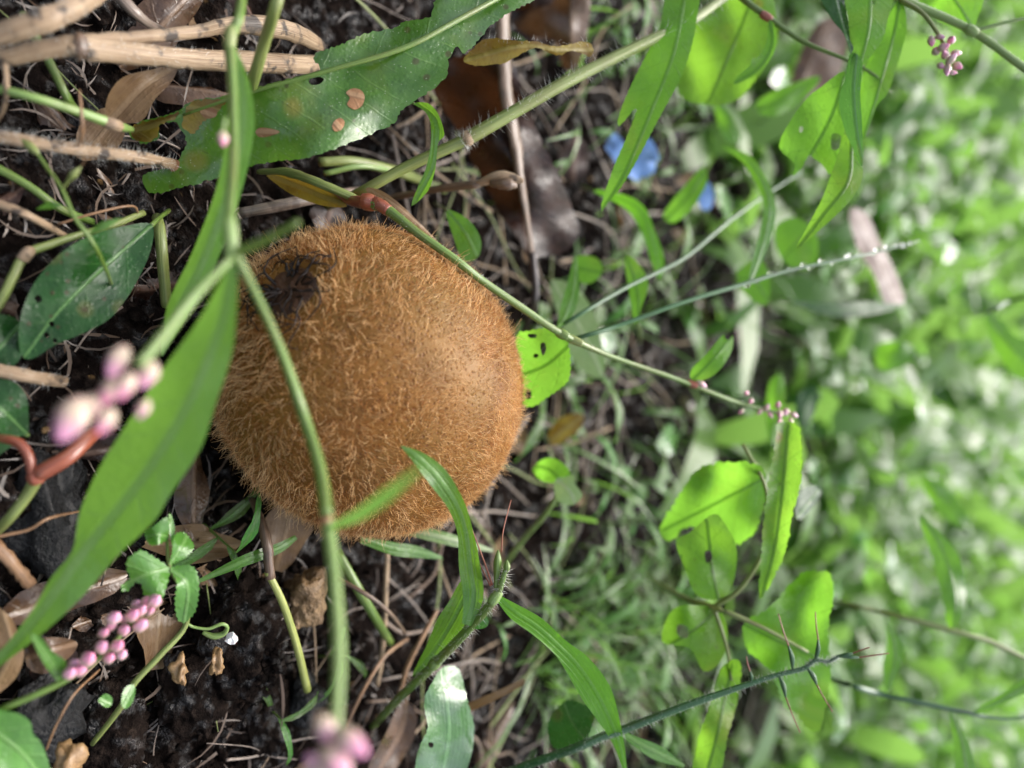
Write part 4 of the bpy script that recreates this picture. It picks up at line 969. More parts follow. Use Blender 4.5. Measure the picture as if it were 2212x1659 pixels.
# dark wet leaves
dk = thing('holed_leaf', G(320, 490, .5), 'dark wet leaf with small round holes lying on the soil', 'leaf')
def dot(x, y, r): return [(x - r, y - r * .6), (x + r * .4, y - r), (x + r, y + r * .5), (x - r * .3, y + r)]
leaf(dk, M['dark'], [(328, 485), (326, 540), (300, 600), (270, 650), (235, 690), (180, 720), (120, 745), (70, 775), (45, 762), (42, 700), (60, 640), (90, 590), (140, 540), (200, 508), (270, 488)], [(325, 488, 1.1), (200, 600, 1.3), (120, 680, 1.2), (55, 768, 1.0)], mode='h', fold=.25, wav=.08, name='blade', holes=[dot(83, 646, 8), dot(112, 700, 6), dot(101, 724, 6), dot(119, 736, 5)])
stem(dk, M['gstem'], [(326, 488, 1.1, 5), (345, 470, .9, 5), (365, 455, .3, 5)], 'h', 'leaf_stalk')
for lab, out, mid in [('dark glossy leaf with a pale midrib at the frayed straw stub', [(-40, 835), (20, 822), (55, 850), (62, 900), (60, 935), (40, 945), (20, 968), (-40, 990)], [(60, 940, .8), (10, 890, 1.0), (-40, 850, .9)]),
                      ('dark green leaf tucked behind the holed one', [(-40, 690), (20, 682), (48, 705), (52, 750), (30, 790), (-40, 815)], [(45, 700, .8), (0, 750, .9), (-40, 790, .8)]),
                      ('bright wet leaf with a scalloped edge over black slate', [(-40, 1538), (20, 1537), (47, 1545), (66, 1560), (72, 1585), (92, 1610), (108, 1680), (40, 1700), (-40, 1660)], [(-40, 1560, 1.6), (40, 1620, 1.7), (100, 1690, 1.5)])]:
    t = thing('weed_leaf', G(mid[0][0], mid[0][1], .3), lab, 'leaf')
    leaf(t, M['serr' if 'bright' in lab else 'dark'], out, mid, mode='h', fold=.2, wav=.06, name='blade')
    stem(t, M['gstem'], [(mid[0][0], mid[0][1], mid[0][2], 5), (mid[0][0] - 20, mid[0][1] - 10, .5, 5), (mid[0][0] - 30, mid[0][1] - 20, -.2, 5)], 'h', 'leaf_stalk')

# red stem
rd = thing('red_stem', G(-10, 1150, .3), 'thick red jointed stem poking out beside the blurred pink flower', 'stem')
stem(rd, M['redstem'], [(215, 930, 1.3, 14), (195, 943, 1.5, 16), (150, 985, 1.6, 17), (100, 1015, 1.5, 18), (78, 1030, 1.4, 15)], 'h')
stem(rd, M['olive'], [(82, 1026, 1.4, 14), (60, 1068, 1.2, 12), (20, 1120, 1.0, 11), (-20, 1160, .5, 11)], 'h')
stem(rd, M['redstem'], [(-30, 945, .6, 9), (10, 948, 1.1, 10), (42, 958, 1.3, 11), (62, 985, 1.4, 11), (70, 1025, 1.4, 10)], 'h', 'side_shoot')
node(rd, M['redstem'], 78, 1032, 1.4, 18, 13, .5, 1, 'h')

# toothed seedling
sd_ = thing('toothed_seedling', G(207, 1599, .2), 'small bright seedling with glossy toothed three-part leaves on dark soil', 'seedling')
stem(sd_, M['olive'], [(200, 1606, .3, 6), (260, 1529, .9, 7), (290, 1476, 1.1, 7), (345, 1416, 1.3, 7), (400, 1353, 1.4, 6), (402, 1290, 1.7, 4), (368, 1228, 1.9, 4), (360, 1160, 1.8, 3)], 'h')
for out, mid in [([(365, 1226), (353, 1216), (333, 1203), (307, 1188), (290, 1196), (273, 1213), (277, 1239), (283, 1249), (263, 1263), (262, 1276), (277, 1276), (293, 1258), (307, 1263), (310, 1283), (327, 1293), (348, 1299), (358, 1273), (365, 1249)], [(366, 1227, 1.95), (320, 1240, 2.0), (270, 1262, 1.8)]),
                 ([(367, 1229), (390, 1221), (413, 1221), (427, 1239), (430, 1279), (423, 1319), (410, 1336), (397, 1346), (383, 1336), (378, 1299), (382, 1256)], [(368, 1228, 1.95), (405, 1265, 2.05), (398, 1345, 1.8)]),
                 ([(367, 1219), (372, 1193), (377, 1156), (397, 1149), (413, 1166), (420, 1183), (403, 1203), (383, 1213)], [(367, 1220, 1.95), (390, 1185, 2.0), (405, 1155, 1.9)]),
                 ([(365, 1153), (363, 1116), (333, 1136), (313, 1149), (320, 1173), (333, 1178), (360, 1168)], [(364, 1160, 1.85), (340, 1155, 1.9), (316, 1160, 1.75)]),
                 ([(366, 1150), (364, 1110), (372, 1115), (378, 1145), (374, 1180)], [(366, 1112, 1.8), (370, 1178, 1.9)]),
                 ([(212, 1513), (228, 1498), (243, 1508), (240, 1524), (228, 1528), (218, 1520)], [(240, 1520, 1.2), (214, 1510, 1.2)]),
                 ([(262, 1522), (268, 1488), (288, 1478), (293, 1495), (285, 1520), (272, 1531)], [(290, 1480, 1.2), (266, 1527, 1.3)])]:
    leaf(sd_, M['serr'], out, mid, mode='h', fold=.25, wav=.06, serr=1.6, teeth=26, name='leaflet', sm=3)
stem(sd_, M['palestem'], [(403, 1345, 1.4, 3), (418, 1354, 1.4, 3), (450, 1358, 1.5, 3.5), (478, 1348, 1.6, 4), (491, 1354, 1.6, 4), (484, 1368, 1.5, 6), (462, 1374, 1.4, 7), (438, 1366, 1.3, 4)], 'h', 'tendril')

# pink spike in focus
pk = thing('pink_knotweed_spike', G(-60, 1565, .2), 'pink knotweed bud spike lying over black soil by the toothed seedling', 'knotweed')
stem(pk, M['gstem'], [(-80, 1580, .4, 7), (-10, 1538, 1.5, 7), (60, 1508, 1.8, 7), (130, 1475, 1.9, 7), (200, 1432, 2.0, 6), (245, 1390, 2.1, 5), (285, 1345, 2.1, 5), (318, 1302, 2.1, 3)], 'h')
buds(pk, [(a, b, 2.1 + .12 * ((i * 7) % 3 - 1), 14 + (i % 3) * 1.5) for i, (a, b) in enumerate([(293, 1306), (318, 1300), (334, 1298), (322, 1320), (302, 1320), (303, 1352), (268, 1338), (268, 1362), (246, 1335), (223, 1368), (220, 1398), (253, 1396), (262, 1414), (235, 1422), (190, 1424), (160, 1436), (172, 1448), (285, 1330), (240, 1352), (150, 1455)])], 'h', aim=tuple(UPV * .6 + LEFT * .5 - FW * .5))
leaf(pk, M['mid'], [(68, 1372), (90, 1378), (115, 1408), (142, 1428), (138, 1455), (128, 1474), (105, 1448), (85, 1415)], [(128, 1474, 1.9), (110, 1430, 2.1), (72, 1376, 2.2)], mode='h', fold=.4)

# stones, chips and crumbs of bark
def stone(name, label, cat, mat, px, py, h, size, seed, sub=3, rough=.45):
    v, f = lump(seed, sub, rough)
    p = G(px, py, h)
    mesh_obj(name, v * np.array(size) + np.array(tuple(p)), f, M[mat], None, sub > 2, origin=tuple(p))
    o = C.objects[-1]
    return tag(o, label, cat)
stone('stone', 'angular brown stone wedged in soil below the kiwi', 'stone', 'stone', 660, 1290, .75, (.48, .35, .40), 3, 4, .5)
stone('grit', 'tiny white stone by the curled tendril', 'stone', 'quartz', 500, 1380, 1.25, (.11, .09, .09), 5, 2)
stone('wood_chip', 'ochre ring-shaped chip on the soil lump', 'wood chip', 'ochre', 388, 1450, 1.1, (.17, .10, .10), 8, 3, 1.0)
stone('wood_chip', 'flat ochre chip beside the ring-shaped one', 'wood chip', 'ochre', 466, 1432, 1.25, (.18, .08, .09), 9, 3, 1.0)
stone('wood_chip', 'pale brown crumb at the bottom edge near the corner leaf', 'wood chip', 'ochre', 150, 1650, .8, (.24, .16, .13), 12, 3, 1.1)
stone('slate', 'dark flat slate flake under the pink bud spike', 'stone', 'slate', 110, 1545, .25, (.55, .45, .18), 14, 3, .8)
stone('bark', 'black wet bark lump behind the red stem', 'bark', 'slate', 105, 1085, .2, (.75, .45, .3), 15, 3, .9)
stone('bark', 'black crumb of charcoal at the lower edge below the soil lump', 'bark', 'slate', 660, 1510, .35, (.40, .3, .3), 16, 3, .9)
bk = thing('bark_strip', G(20, 1420, .3), 'weathered grey bark strips beside the blurred leaf tip', 'bark')
leaf(bk, M['tanleaf'], [(-20, 1320), (20, 1330), (45, 1380), (52, 1420), (30, 1470), (-20, 1490)], [(10, 1325, .9), (25, 1400, 1.1), (-10, 1480, .7)], mode='h', fold=-.5, name='strip')
leaf(bk, M['brownleaf'], [(58, 1390), (100, 1376), (150, 1380), (168, 1392), (150, 1420), (100, 1455), (60, 1440)], [(60, 1420, .7), (110, 1405, .9), (165, 1390, .7)], mode='h', fold=-.3, name='strip')

# yellow stalk and straws below the fruit
ys = thing('yellow_stalk', G(660, 1490, .2), 'pale yellow grass stalk with a brown sheath beside the brown stone', 'stalk')
stem(ys, M['yellowstem'], [(578, 1235, 1.5, 8), (610, 1300, 1.5, 8.5), (640, 1390, 1.3, 8.5), (664, 1490, .8, 8.5)], 'h')
stem(ys, M['twig'], [(545, 1080, .6, 7), (560, 1115, 1.2, 9), (576, 1170, 1.5, 11), (584, 1250, 1.5, 10)], 'h', 'sheath', rough=.2)
straw('green stalk leaning under the foot of the kiwi', 'gstem', [(728, 1190, 1.2, 10), (774, 1273, 1.4, 11), (810, 1333, 1.2, 10), (842, 1387, .6, 9)], 'green_stem', 'stem', rough=.04, flat=1)
straw('dark wiry twig crossing the green stalk under the kiwi', 'twig', [(720, 1245, 1.2, 5), (790, 1283, 1.7, 5), (840, 1322, 1.7, 5), (876, 1368, 1.2, 4)], 'twig', 'twig', sides=6)
straw('pale upright straw behind the green stalk', 'straw', [(838, 1170, .6, 7), (834, 1270, .8, 7), (828, 1390, .7, 7), (815, 1480, .4, 6)], rough=.2)
straw('twisted brown straw rising by the wavy grass', 'root', [(945, 1318, 1.6, 5), (905, 1390, 1.5, 7), (880, 1440, 1.3, 7), (862, 1505, .8, 6)], rough=.4)
straw('bent straw on the soil left of the brown curled leaf', 'root', [(735, 1600, .5, 5), (780, 1500, .9, 5), (830, 1420, .9, 5), (880, 1380, .5, 4)], rough=.3)
t = thing('dry_leaf', D(1000, 1535, 15.6), 'narrow rolled brown leaf with a pale tip near the wavy grass', 'dead leaf')
leaf(t, M['tanleaf'], [(990, 1535), (1004, 1522), (1070, 1494), (1110, 1475), (1131, 1466), (1128, 1480), (1097, 1498), (1057, 1518), (1014, 1537)], [(995, 1533, 14.6), (1065, 1506, 14.2), (1130, 1470, 14)], fold=-.6, name='blade')
t = thing('pale_grass', G(1060, 1190, .2), 'two flat pale grass blades sticking out from beneath the kiwi', 'grass plant')
blade(t, M['palewet'], [(860, 1140, 13.6), (917, 1152, 13.6), (990, 1170, 14), (1065, 1190, 15)], [8, 13, 12, 3])
blade(t, M['grass'], [(780, 1165, 13), (850, 1185, 13.4), (900, 1192, 13.8), (955, 1205, 14.6)], [8, 14, 13, 3])
blade(t, M['grass'], [(640, 1160, 1.2), (600, 1185, 1.3), (530, 1210, 1.3), (430, 1255, .9)], [5, 11, 12, 4], mode='h')

# ------------------------------------------------------------------ middle distance
sg = thing('round_leaf_seedling', D(1100, 1205, 18.6), 'seedling with two round pale green leaves behind the kiwi', 'seedling')
stem(sg, M['palestem'], [(1085, 1225, 18.9, 6), (1130, 1165, 17, 6), (1170, 1120, 15.6, 6), (1200, 1075, 15.0, 5), (1203, 1038, 15, 4)])
leaf(sg, M['lime'], [(1150, 1016), (1170, 993), (1197, 990), (1224, 1008), (1232, 1030), (1204, 1042), (1174, 1040)], [(1212, 1040, 15), (1185, 1015, 15.2), (1160, 1008, 15.6)], fold=.15)
leaf(sg, M['palewet'], [(1202, 1034), (1222, 1030), (1238, 1026), (1242, 1045), (1258, 1070), (1237, 1091), (1207, 1083), (1197, 1056)], [(1206, 1040, 14.9), (1230, 1062, 14.8), (1240, 1086, 14.8)], fold=.15)
def one(name, label, cat, mat, out, mid, base, kw={}, stalk='gstem'):
    t = thing(name, P(base[0], base[1], base[2], 'd'), label, cat)
    leaf(t, M[mat], out, mid, name='blade', **kw)
    if stalk: stem(t, M[stalk], [(mid[0][0], mid[0][1], mid[0][2], 3), ((mid[0][0] + base[0]) / 2 + 4, (mid[0][1] + base[1]) / 2, (mid[0][2] + base[2]) / 2, 3), (base[0], base[1], base[2], 3)], name='leaf_stalk', sides=6)
    return t
one('weed_leaf', 'pale whitish leaf lying behind the runner beside the fruit', 'leaf', 'palewet', [(1188, 610), (1240, 618), (1280, 670), (1300, 740), (1306, 800), (1284, 817), (1240, 780), (1218, 720)], [(1195, 612, 17.2), (1255, 715, 17.6), (1300, 812, 18)], (1170, 600, 20.5))
one('weed_leaf', 'small green leaf with brown specks beside the dark dead leaf', 'leaf', 'mid', [(964, 457), (990, 461), (1020, 483), (1039, 520), (1032, 556), (1000, 562), (980, 513)], [(968, 458, 13.6), (1005, 505, 13.6), (1030, 555, 14)], (940, 440, 16.5))
one('weed_leaf', 'arched lime leaf below the hanging lime leaf and the dayflower', 'leaf', 'grasslime', [(1280, 412), (1345, 420), (1390, 445), (1415, 500), (1435, 560), (1425, 605), (1405, 560), (1385, 500), (1350, 450)], [(1284, 416, 17.6), (1370, 445, 17), (1405, 505, 16.8), (1425, 600, 17)], (1250, 400, 21.5))
one('weed_leaf', 'lime leaf standing beside the small blue petal', 'leaf', 'lime', [(1432, 465), (1470, 412), (1518, 362), (1527, 395), (1495, 450), (1455, 482)], [(1440, 472, 18), (1485, 425, 17.8), (1522, 368, 17.8)], (1400, 500, 25))
one('weed_leaf', 'notched lime leaf under the raindrop-beaded stalk', 'leaf', 'lime', [(1590, 590), (1640, 560), (1662, 600), (1657, 658), (1615, 640)], [(1592, 600, 19), (1630, 610, 19), (1658, 650, 19)], (1540, 600, 29))
one('weed_leaf', 'broad lime leaf behind the yellow-tipped drooping leaf', 'leaf', 'lime', [(1675, 490), (1720, 470), (1765, 510), (1758, 575), (1715, 580), (1680, 545)], [(1680, 570, 20), (1720, 525, 20), (1755, 490, 20)], (1640, 600, 32))
one('weed_leaf', 'upright yellow-green leaf beside the dark stalk base', 'leaf', 'lime', [(1350, 555), (1380, 570), (1400, 615), (1385, 665), (1372, 700), (1360, 640)], [(1378, 700, 15.4), (1375, 630, 15.6), (1355, 560, 16)], (1380, 740, 23))
one('weed_leaf', 'small lime leaf at the edge of the dark dead leaf', 'leaf', 'lime', [(1245, 555), (1290, 558), (1300, 590), (1275, 612), (1250, 605)], [(1248, 580, 17), (1298, 588, 17)], (1230, 590, 21.3))
one('weed_leaf', 'dark slender leaf pointing away past the pink spike', 'leaf', 'dark', [(1705, 650), (1790, 655), (1870, 652), (1952, 660), (1870, 682), (1790, 682)], [(1708, 650, 21), (1830, 668, 21.5), (1950, 661, 22.5)], (1660, 640, 34))
one('fallen_leaf', 'long pale pinkish-brown fallen leaf in the blurred grass', 'dead leaf', 'paletan', [(1835, 455), (1870, 460), (1900, 520), (1940, 600), (1952, 655), (1915, 662), (1890, 600), (1850, 530)], [(1845, 455, 23), (1895, 560, 23), (1935, 660, 23)], (1800, 440, 43), {'fold': .08, 'tilt': -.5}, 'twig')
one('fallen_leaf', 'brown fallen leaf behind the nibbled drooping leaves', 'dead leaf', 'brownleaf', [(1735, 100), (1780, 40), (1832, 55), (1815, 160), (1750, 212), (1700, 215)], [(1720, 210, 24), (1780, 60, 24)], (1690, 230, 35), {'fold': .3}, 'twig')
one('fallen_leaf', 'brown dry leaf on the soil behind the round-leaved seedling', 'dead leaf', 'yellowleaf', [(1185, 935), (1215, 900), (1260, 895), (1250, 930), (1215, 955), (1190, 960)], [(1190, 950, 18.5), (1255, 900, 18.5)], (1180, 960, 20.2), {'fold': .3}, 'twig')

# tall weeds with hanging leaves
tw_ = thing('tall_weed', D(1760, 1285, 38), 'long slanting weed stem with two hanging blurred leaves', 'weed')
stem(tw_, M['olive'], [(1760, 1285, 40, 3), (1808, 1300, 20, 5), (1908, 1323, 17.6, 6), (2058, 1363, 17, 6), (2138, 1386, 17, 6), (2230, 1430, 17, 5)])
leaf(tw_, M['mid'], [(1985, 1112), (2040, 1160), (2075, 1210), (2088, 1290), (2066, 1350), (2048, 1352), (2035, 1290), (2012, 1200)], [(2058, 1362, 17), (2062, 1280, 17.2), (2030, 1180, 17.6), (1987, 1115, 18)], fold=.2, wav=.1)
leaf(tw_, M['mid'], [(1910, 1325), (1938, 1373), (1952, 1406), (1938, 1453), (1916, 1497), (1906, 1440), (1916, 1385)], [(1911, 1326, 17.5), (1932, 1410, 17.3), (1917, 1493, 17.3)], fold=.2)
tw2 = thing('tall_weed', D(1745, 1450, 38), 'slanting weed stem with a zigzag seed tip below the hanging leaves', 'weed')
stem(tw2, M['darkstem'], [(1745, 1450, 39, 3), (1792, 1466, 18, 5), (1908, 1500, 16.4, 6), (2075, 1536, 16, 5), (2130, 1548, 16, 4), (2180, 1552, 16, 3), (2235, 1546, 16, 3)])
leaf(tw2, M['mid'], [(2048, 1530), (2075, 1566), (2095, 1613), (2112, 1690), (2066, 1690), (2060, 1606)], [(2052, 1533, 16), (2075, 1600, 15.9), (2090, 1690, 16)], fold=.2)
leaf(tw2, M['mid'], [(2098, 1540), (2142, 1511), (2230, 1456), (2235, 1484), (2175, 1516), (2138, 1538)], [(2100, 1538, 16), (2160, 1512, 15.8), (2232, 1470, 15.7)], fold=.2)
tw3 = thing('tall_weed', D(2060, 690, 80), 'dark green hanging leaf of a tall weed against the bright far grass', 'weed')
stem(tw3, M['darkstem'], [(2060, 685, 85, 1.5), (2110, 680, 24, 3), (2180, 650, 21, 4), (2260, 640, 20, 4)])
leaf(tw3, M['mid'], [(2128, 678), (2168, 694), (2192, 726), (2240, 745), (2245, 805), (2200, 818), (2160, 772), (2138, 730)], [(2132, 682, 22), (2180, 745, 21.5), (2235, 800, 21)], fold=.2)

# clods of wet soil
def clod(label, px, py, h, size, seed):
    v, f = lump(seed, 5, .3)
    n = np.array([mnoise.fractal(Vector(q) * 3.2 + Vector((seed, 2, 5)), 1.0, 2.1, 5) for q in v])
    n2 = np.array([.7 * mnoise.voronoi(Vector(q) * 4.5 + Vector((seed, 9, 1)))[0][0] + .5 * mnoise.voronoi(Vector(q) * 9 + Vector((seed, 4, 1)))[0][0] for q in v])
    v = v * (1 + .10 * n + .26 * (.6 - n2))[:, None]
    p = G(px, py, h)
    o = mesh_obj('soil_clod', v * np.array(size) + np.array(tuple(p)), f, M['soil'], None, True, origin=tuple(p))
    tag(o, label, 'soil clod')
clod('big crumbly clod of dark soil between the toothed seedling and the brown stone', 525, 1370, .45, (.95, .75, .6), 31)
clod('knobbly soil clod below the pale ochre chips', 430, 1475, .25, (.8, .65, .45), 32)
clod('low wet soil clod at the foot of the yellow stalk', 570, 1540, .1, (.8, .55, .4), 33)
clod('flat dark soil clod beside the bark strips', 235, 1570, .0, (.7, .5, .35), 34)

def hang(label, mat, out, mid, base):
    t = thing('hanging_leaf', P(base[0], base[1], base[2], 'd'), label, 'leaf')
    leaf(t, M[mat], out, mid, name='blade', fold=.2, wav=.1)
    stem(t, M['darkstem'], [(mid[0][0], mid[0][1], mid[0][2], 3), ((mid[0][0] * 2 + base[0]) / 3 + 25, (mid[0][1] * 2 + base[1]) / 3, (mid[0][2] * 2 + base[2]) / 3, 3), base + (2,)], name='stalk', sides=6)
hang('diagonal mid-green leaf in the blurred grass above the slanting stems', 'mid', [(1988, 1028), (2040, 1048), (2085, 1105), (2092, 1148), (2040, 1118), (2005, 1072)], [(2090, 1146, 23), (2045, 1085, 23), (1990, 1030, 23.5)], (1990, 1180, 66))
hang('wide mid-green leaf in blurred grass past the dark slender leaf', 'mid', [(1890, 748), (1950, 738), (1980, 768), (1932, 802), (1900, 792)], [(1978, 768, 26), (1935, 770, 26), (1892, 765, 26.5)], (1890, 800, 52))
hang('upright lime leaf beside the long pale fallen leaf', 'lime', [(1880, 590), (1915, 585), (1920, 640), (1890, 650)], [(1890, 648, 24), (1900, 620, 24), (1905, 588, 24)], (1850, 640, 48))
hang('narrow lime leaf standing behind the creeping runner tip', 'lime', [(1660, 830), (1690, 810), (1695, 870), (1672, 960), (1655, 920)], [(1670, 955, 20), (1675, 880, 20), (1685, 815, 20)], (1640, 980, 33))
hang('dark drooping leaf behind the folded lime leaf', 'dark', [(1725, 850), (1765, 835), (1760, 890), (1735, 925), (1718, 900)], [(1760, 838, 22), (1742, 880, 22), (1728, 922, 22)], (1700, 940, 36))
hang('small lime leaf in front of the brown fallen leaf', 'lime', [(1640, 215), (1700, 185), (1772, 165), (1735, 215), (1680, 250), (1640, 245)], [(1645, 235, 19), (1700, 210, 19), (1768, 168, 19)], (1620, 280, 32))
hang('pale lime leaf under the spotted lime leaf', 'mid', [(1545, 215), (1580, 250), (1600, 300), (1575, 310), (1550, 270)], [(1550, 220, 21), (1575, 265, 21), (1590, 305, 21)], (1530, 300, 29))
# ------------------------------------------------------------------ weeds beyond, copies of a few grown shapes
rng = random.Random(17)
def leaf_mesh(name, L, W, a0, bend, fold, mat, seed, nl=9, wave=.06):
    """a leaf growing from the origin along +x; centimetres in, metres out"""
    r = random.Random(seed); V = []; UV = []; F = []
    x = z = 0.0; ang = a0; ds = L / (nl - 1)
    for i in range(nl):
        t = i / (nl - 1)
        w = W * max(math.sin(math.pi * min(t * .93 + .05, 1)) ** .85, .03) * (1 - .25 * t)
        for k in (-1, -.5, 0, .5, 1):
            V.append((x * CM, (k * w) * CM, (z + abs(k) * w * fold + wave * math.sin(t * 11 + k * 2 + seed) * abs(k)) * CM)); UV.append((t * L + seed, k * w))
        x += math.cos(ang) * ds; z += math.sin(ang) * ds; ang -= bend / (nl - 1)
    for i in range(nl - 1):
        for k in range(4): F.append((i * 5 + k, i * 5 + k + 1, (i + 1) * 5 + k + 1, (i + 1) * 5 + k))
    me = bpy.data.meshes.new(name); me.from_pydata(V, [], F)
    Lr = me.uv_layers.new(name='UVMap'); li = np.empty(len(me.loops), int); me.loops.foreach_get('vertex_index', li)
    Lr.data.foreach_set('uv', np.array(UV)[li].ravel()); me.polygons.foreach_set('use_smooth', [True] * len(me.polygons)); me.materials.append(mat)
    return me
LEAFS = [leaf_mesh('leaf', rng.uniform(3.2, 4.8), rng.uniform(.42, .8), rng.uniform(.1, .9), rng.uniform(.7, 2.2), rng.uniform(.05, .4), M['bgleaf'], k) for k in range(8)]
ROUND = [leaf_mesh('leaf', rng.uniform(1.6, 2.4), rng.uniform(.6, .9), rng.uniform(.1, .6), rng.uniform(.3, 1.0), .15, M['bgleaf'], 20 + k, 7) for k in range(4)]
NARROW = [leaf_mesh('leaf', rng.uniform(1.8, 3.0), rng.uniform(.16, .28), rng.uniform(.5, 1.2), rng.uniform(.4, 1.8), .25, M['bgleaf'], 40 + k, 8) for k in range(4)]
def child(name, me, parent, loc, rz, sc=1.0, ry=0.0):
    o = bpy.data.objects.new(name, me); C.objects.link(o); o.parent = parent; o.location = Vector(loc) * CM; o.rotation_euler = (0, ry, rz); o.scale = (sc,) * 3
    return o
def weed_proto(name, label, cat, group, h, leafset, n, sc, mat, r0):
    t = thing(name, (0, 0, 0), label, cat, group)
    lx, ly = rng.uniform(-.25, .25) * h, rng.uniform(-.25, .25) * h
    pts = catmull([(0, 0, -1.2), (0, 0, 0), (lx * .3, ly * .2, h * .35), (lx * .7, ly * .6, h * .7), (lx, ly, h)], 5)
    V, F, UV = tube_geo(pts, np.linspace(r0, r0 * .35, len(pts)), 6)
    mesh_obj('stem', V, F, mat, t, True, UV)
    for k in range(n):
        s = .25 + .75 * (k + 1) / n
        p = pts[int(s * (len(pts) - 1))]
        child('leaf', rng.choice(leafset), t, tuple(p), k * 2.4 + rng.uniform(-.5, .5), sc * rng.uniform(.7, 1.15) * (1.1 - .35 * s), rng.uniform(-.35, .35))
    return t
def copy_tree(o, parent=None):
    c = o.copy(); C.objects.link(c); c.parent = parent
    for ch in o.children: copy_tree(ch, c)
    return c
LAND = [('the long pale fallen leaf', G(1900, 560)), ('the brown fallen leaf', G(1740, 120)), ('the dark slender leaf', G(1800, 667)), ('the lime broad-leaved weed', G(1700, 1250)), ('the awned grass stalk tip', G(1800, 1480)), ('the slanting weed stems', G(2000, 1420)),
        ('the pink bud cluster', G(2030, 110)), ('the blue dayflower', G(1380, 350)), ('the raindrop-beaded stalk', G(1650, 560)), ('the creeping runner tip', G(1680, 900)), ('the round-leaved seedling', G(1180, 1050)), ('the wavy grass', G(1150, 1400)), ('the dark dead leaf', G(1150, 400)),
        ('the toothed seedling', G(360, 1300)), ('the jointed straw', G(250, 150)), ('the red stem', G(100, 1000)), ('the brown stone', G(650, 1300)), ('the dark holed leaf', G(180, 650)), ('the hanging leaf above far grass', G(2150, 740)), ('the spotted lime leaf', G(1580, 100))]
def near(x, y): return min(LAND, key=lambda q: (q[1].x - x) ** 2 + (q[1].y - y) ** 2)[0]
def scatter(protos, spots):
    used = set()
    for (x, y, s, rz) in spots:
        k = rng.randrange(len(protos)); p = protos[k]
        o = p if k not in used else copy_tree(p)
        used.add(k)
        o.location = Vector((x, y, float(ground_h(x, y)))) * CM; o.rotation_euler = (rng.uniform(-.12, .12), rng.uniform(-.12, .12), rz); o.scale = (s,) * 3
        o['label'] = o['label'].split(' near ')[0] + ' near ' + near(x, y)
    for k, p in enumerate(protos):
        if k not in used:
            for ch in list(p.children): bpy.data.objects.remove(ch)
            bpy.data.objects.remove(p)
W1 = [weed_proto('leafy_weed', '%s leafy green weed in the blurred growth' % w, 'weed', 'blurred weeds beyond the bare soil', h, LEAFS, n, 1.0, M['gstem'], .10) for h, n, w in ((5.0, 6, 'short'), (6.5, 7, 'middling'), (8.0, 7, 'tall'), (4.0, 5, 'low'), (9.0, 8, 'very tall'))]
W2 = [weed_proto('round_weed', 'low round-leaved blurred weed', 'weed', 'low round-leaved weeds beyond the soil', h, ROUND, n, 1.0, M['gstem'], .07) for h, n in ((2.2, 5), (3.2, 6), (4.2, 6))]
W3 = [weed_proto('small_seedling', 'small %s-leaved seedling on the soil' % ('narrow' if ls is NARROW else 'round'), 'seedling', 'small seedlings on the littered soil', h, ls, n, s, M['gstem'], .045) for h, n, ls, s in ((1.0, 3, NARROW, .6), (1.5, 4, NARROW, .7), (.9, 3, ROUND, .38), (1.3, 4, ROUND, .45))]
def pick(px0, px1, py0=-60, py1=1720):
    px = rng.uniform(px0, px1); p = G(px, rng.uniform(py0, py1)); return p.x, p.y
sp1 = []
for k in range(100):
    x, y = pick(1730, 2085); sp1.append((x, y, rng.uniform(.55, 1.05), rng.uniform(0, 6.28)))
for k in range(60):
    x, y = pick(2085, 2215); sp1.append((x, y, rng.uniform(.9, 1.5), rng.uniform(0, 6.28)))
scatter(W1, sp1)
sp2 = []
for k in range(70):
    x, y = pick(1640, 1990); sp2.append((x, y, rng.uniform(.6, 1.2), rng.uniform(0, 6.28)))
scatter(W2, sp2)
sp3 = []
for k in range(75):
    x, y = pick(1130, 1700); sp3.append((x, y, rng.uniform(.7, 1.5), rng.uniform(0, 6.28)))
for x, y in [(G(*q).x, G(*q).y) for q in ((1010, 1330), (700, 1420), (430, 1130), (1050, 440), (560, 1520), (1150, 380))]: sp3.append((x, y, .8, rng.uniform(0, 6.28)))
scatter(W3, sp3)

# dry stalks lying about
def stalk_mesh(k):
    L = rng.uniform(3, 8); r = rng.uniform(.028, .07); z = .05
    pts = [(L * (t - .5), rng.uniform(-.25, .25), z + rng.uniform(0, .35)) for t in (0, .3, .6, 1)]
    A = catmull(pts, 5); V, F, UV = tube_geo(A, np.linspace(r, r * .6, len(A)), 7, .2, k, .7)
    me = bpy.data.meshes.new('dry_stalk'); me.from_pydata((np.array(V) * CM).tolist(), [], F)
    Lr = me.uv_layers.new(name='UVMap'); li = np.empty(len(me.loops), int); me.loops.foreach_get('vertex_index', li); Lr.data.foreach_set('uv', np.array(UV)[li].ravel())
    me.polygons.foreach_set('use_smooth', [True] * len(me.polygons)); me.materials.append(M[('straw', 'greystraw', 'greystraw', 'twig', 'olive', 'greystraw')[k % 6]])
    return me
ST = [stalk_mesh(k) for k in range(12)]
for k in range(300):
    x, y = pick(880, 1800) if k < 255 else pick(0, 900)
    if (x / 3.1) ** 2 + ((y - 8.3) / 3.1) ** 2 < 1: continue
    o = bpy.data.objects.new('dry_stalk', ST[k % 12]); C.objects.link(o)
    s = rng.uniform(.5, 1.0) if k < 255 else rng.uniform(.25, .5)
    o.location = Vector((x, y, float(ground_h(x, y)) + .08)) * CM; o.rotation_euler = (0, rng.uniform(-.12, .12), rng.uniform(0, 6.28)); o.scale = (s,) * 3
    tag(o, ('pale', 'grey', 'grey', 'brown', 'olive', 'grey')[k % 6] + ' dry stalk lying on the soil near ' + near(x, y), 'stalk', 'dry stalks littering the soil')

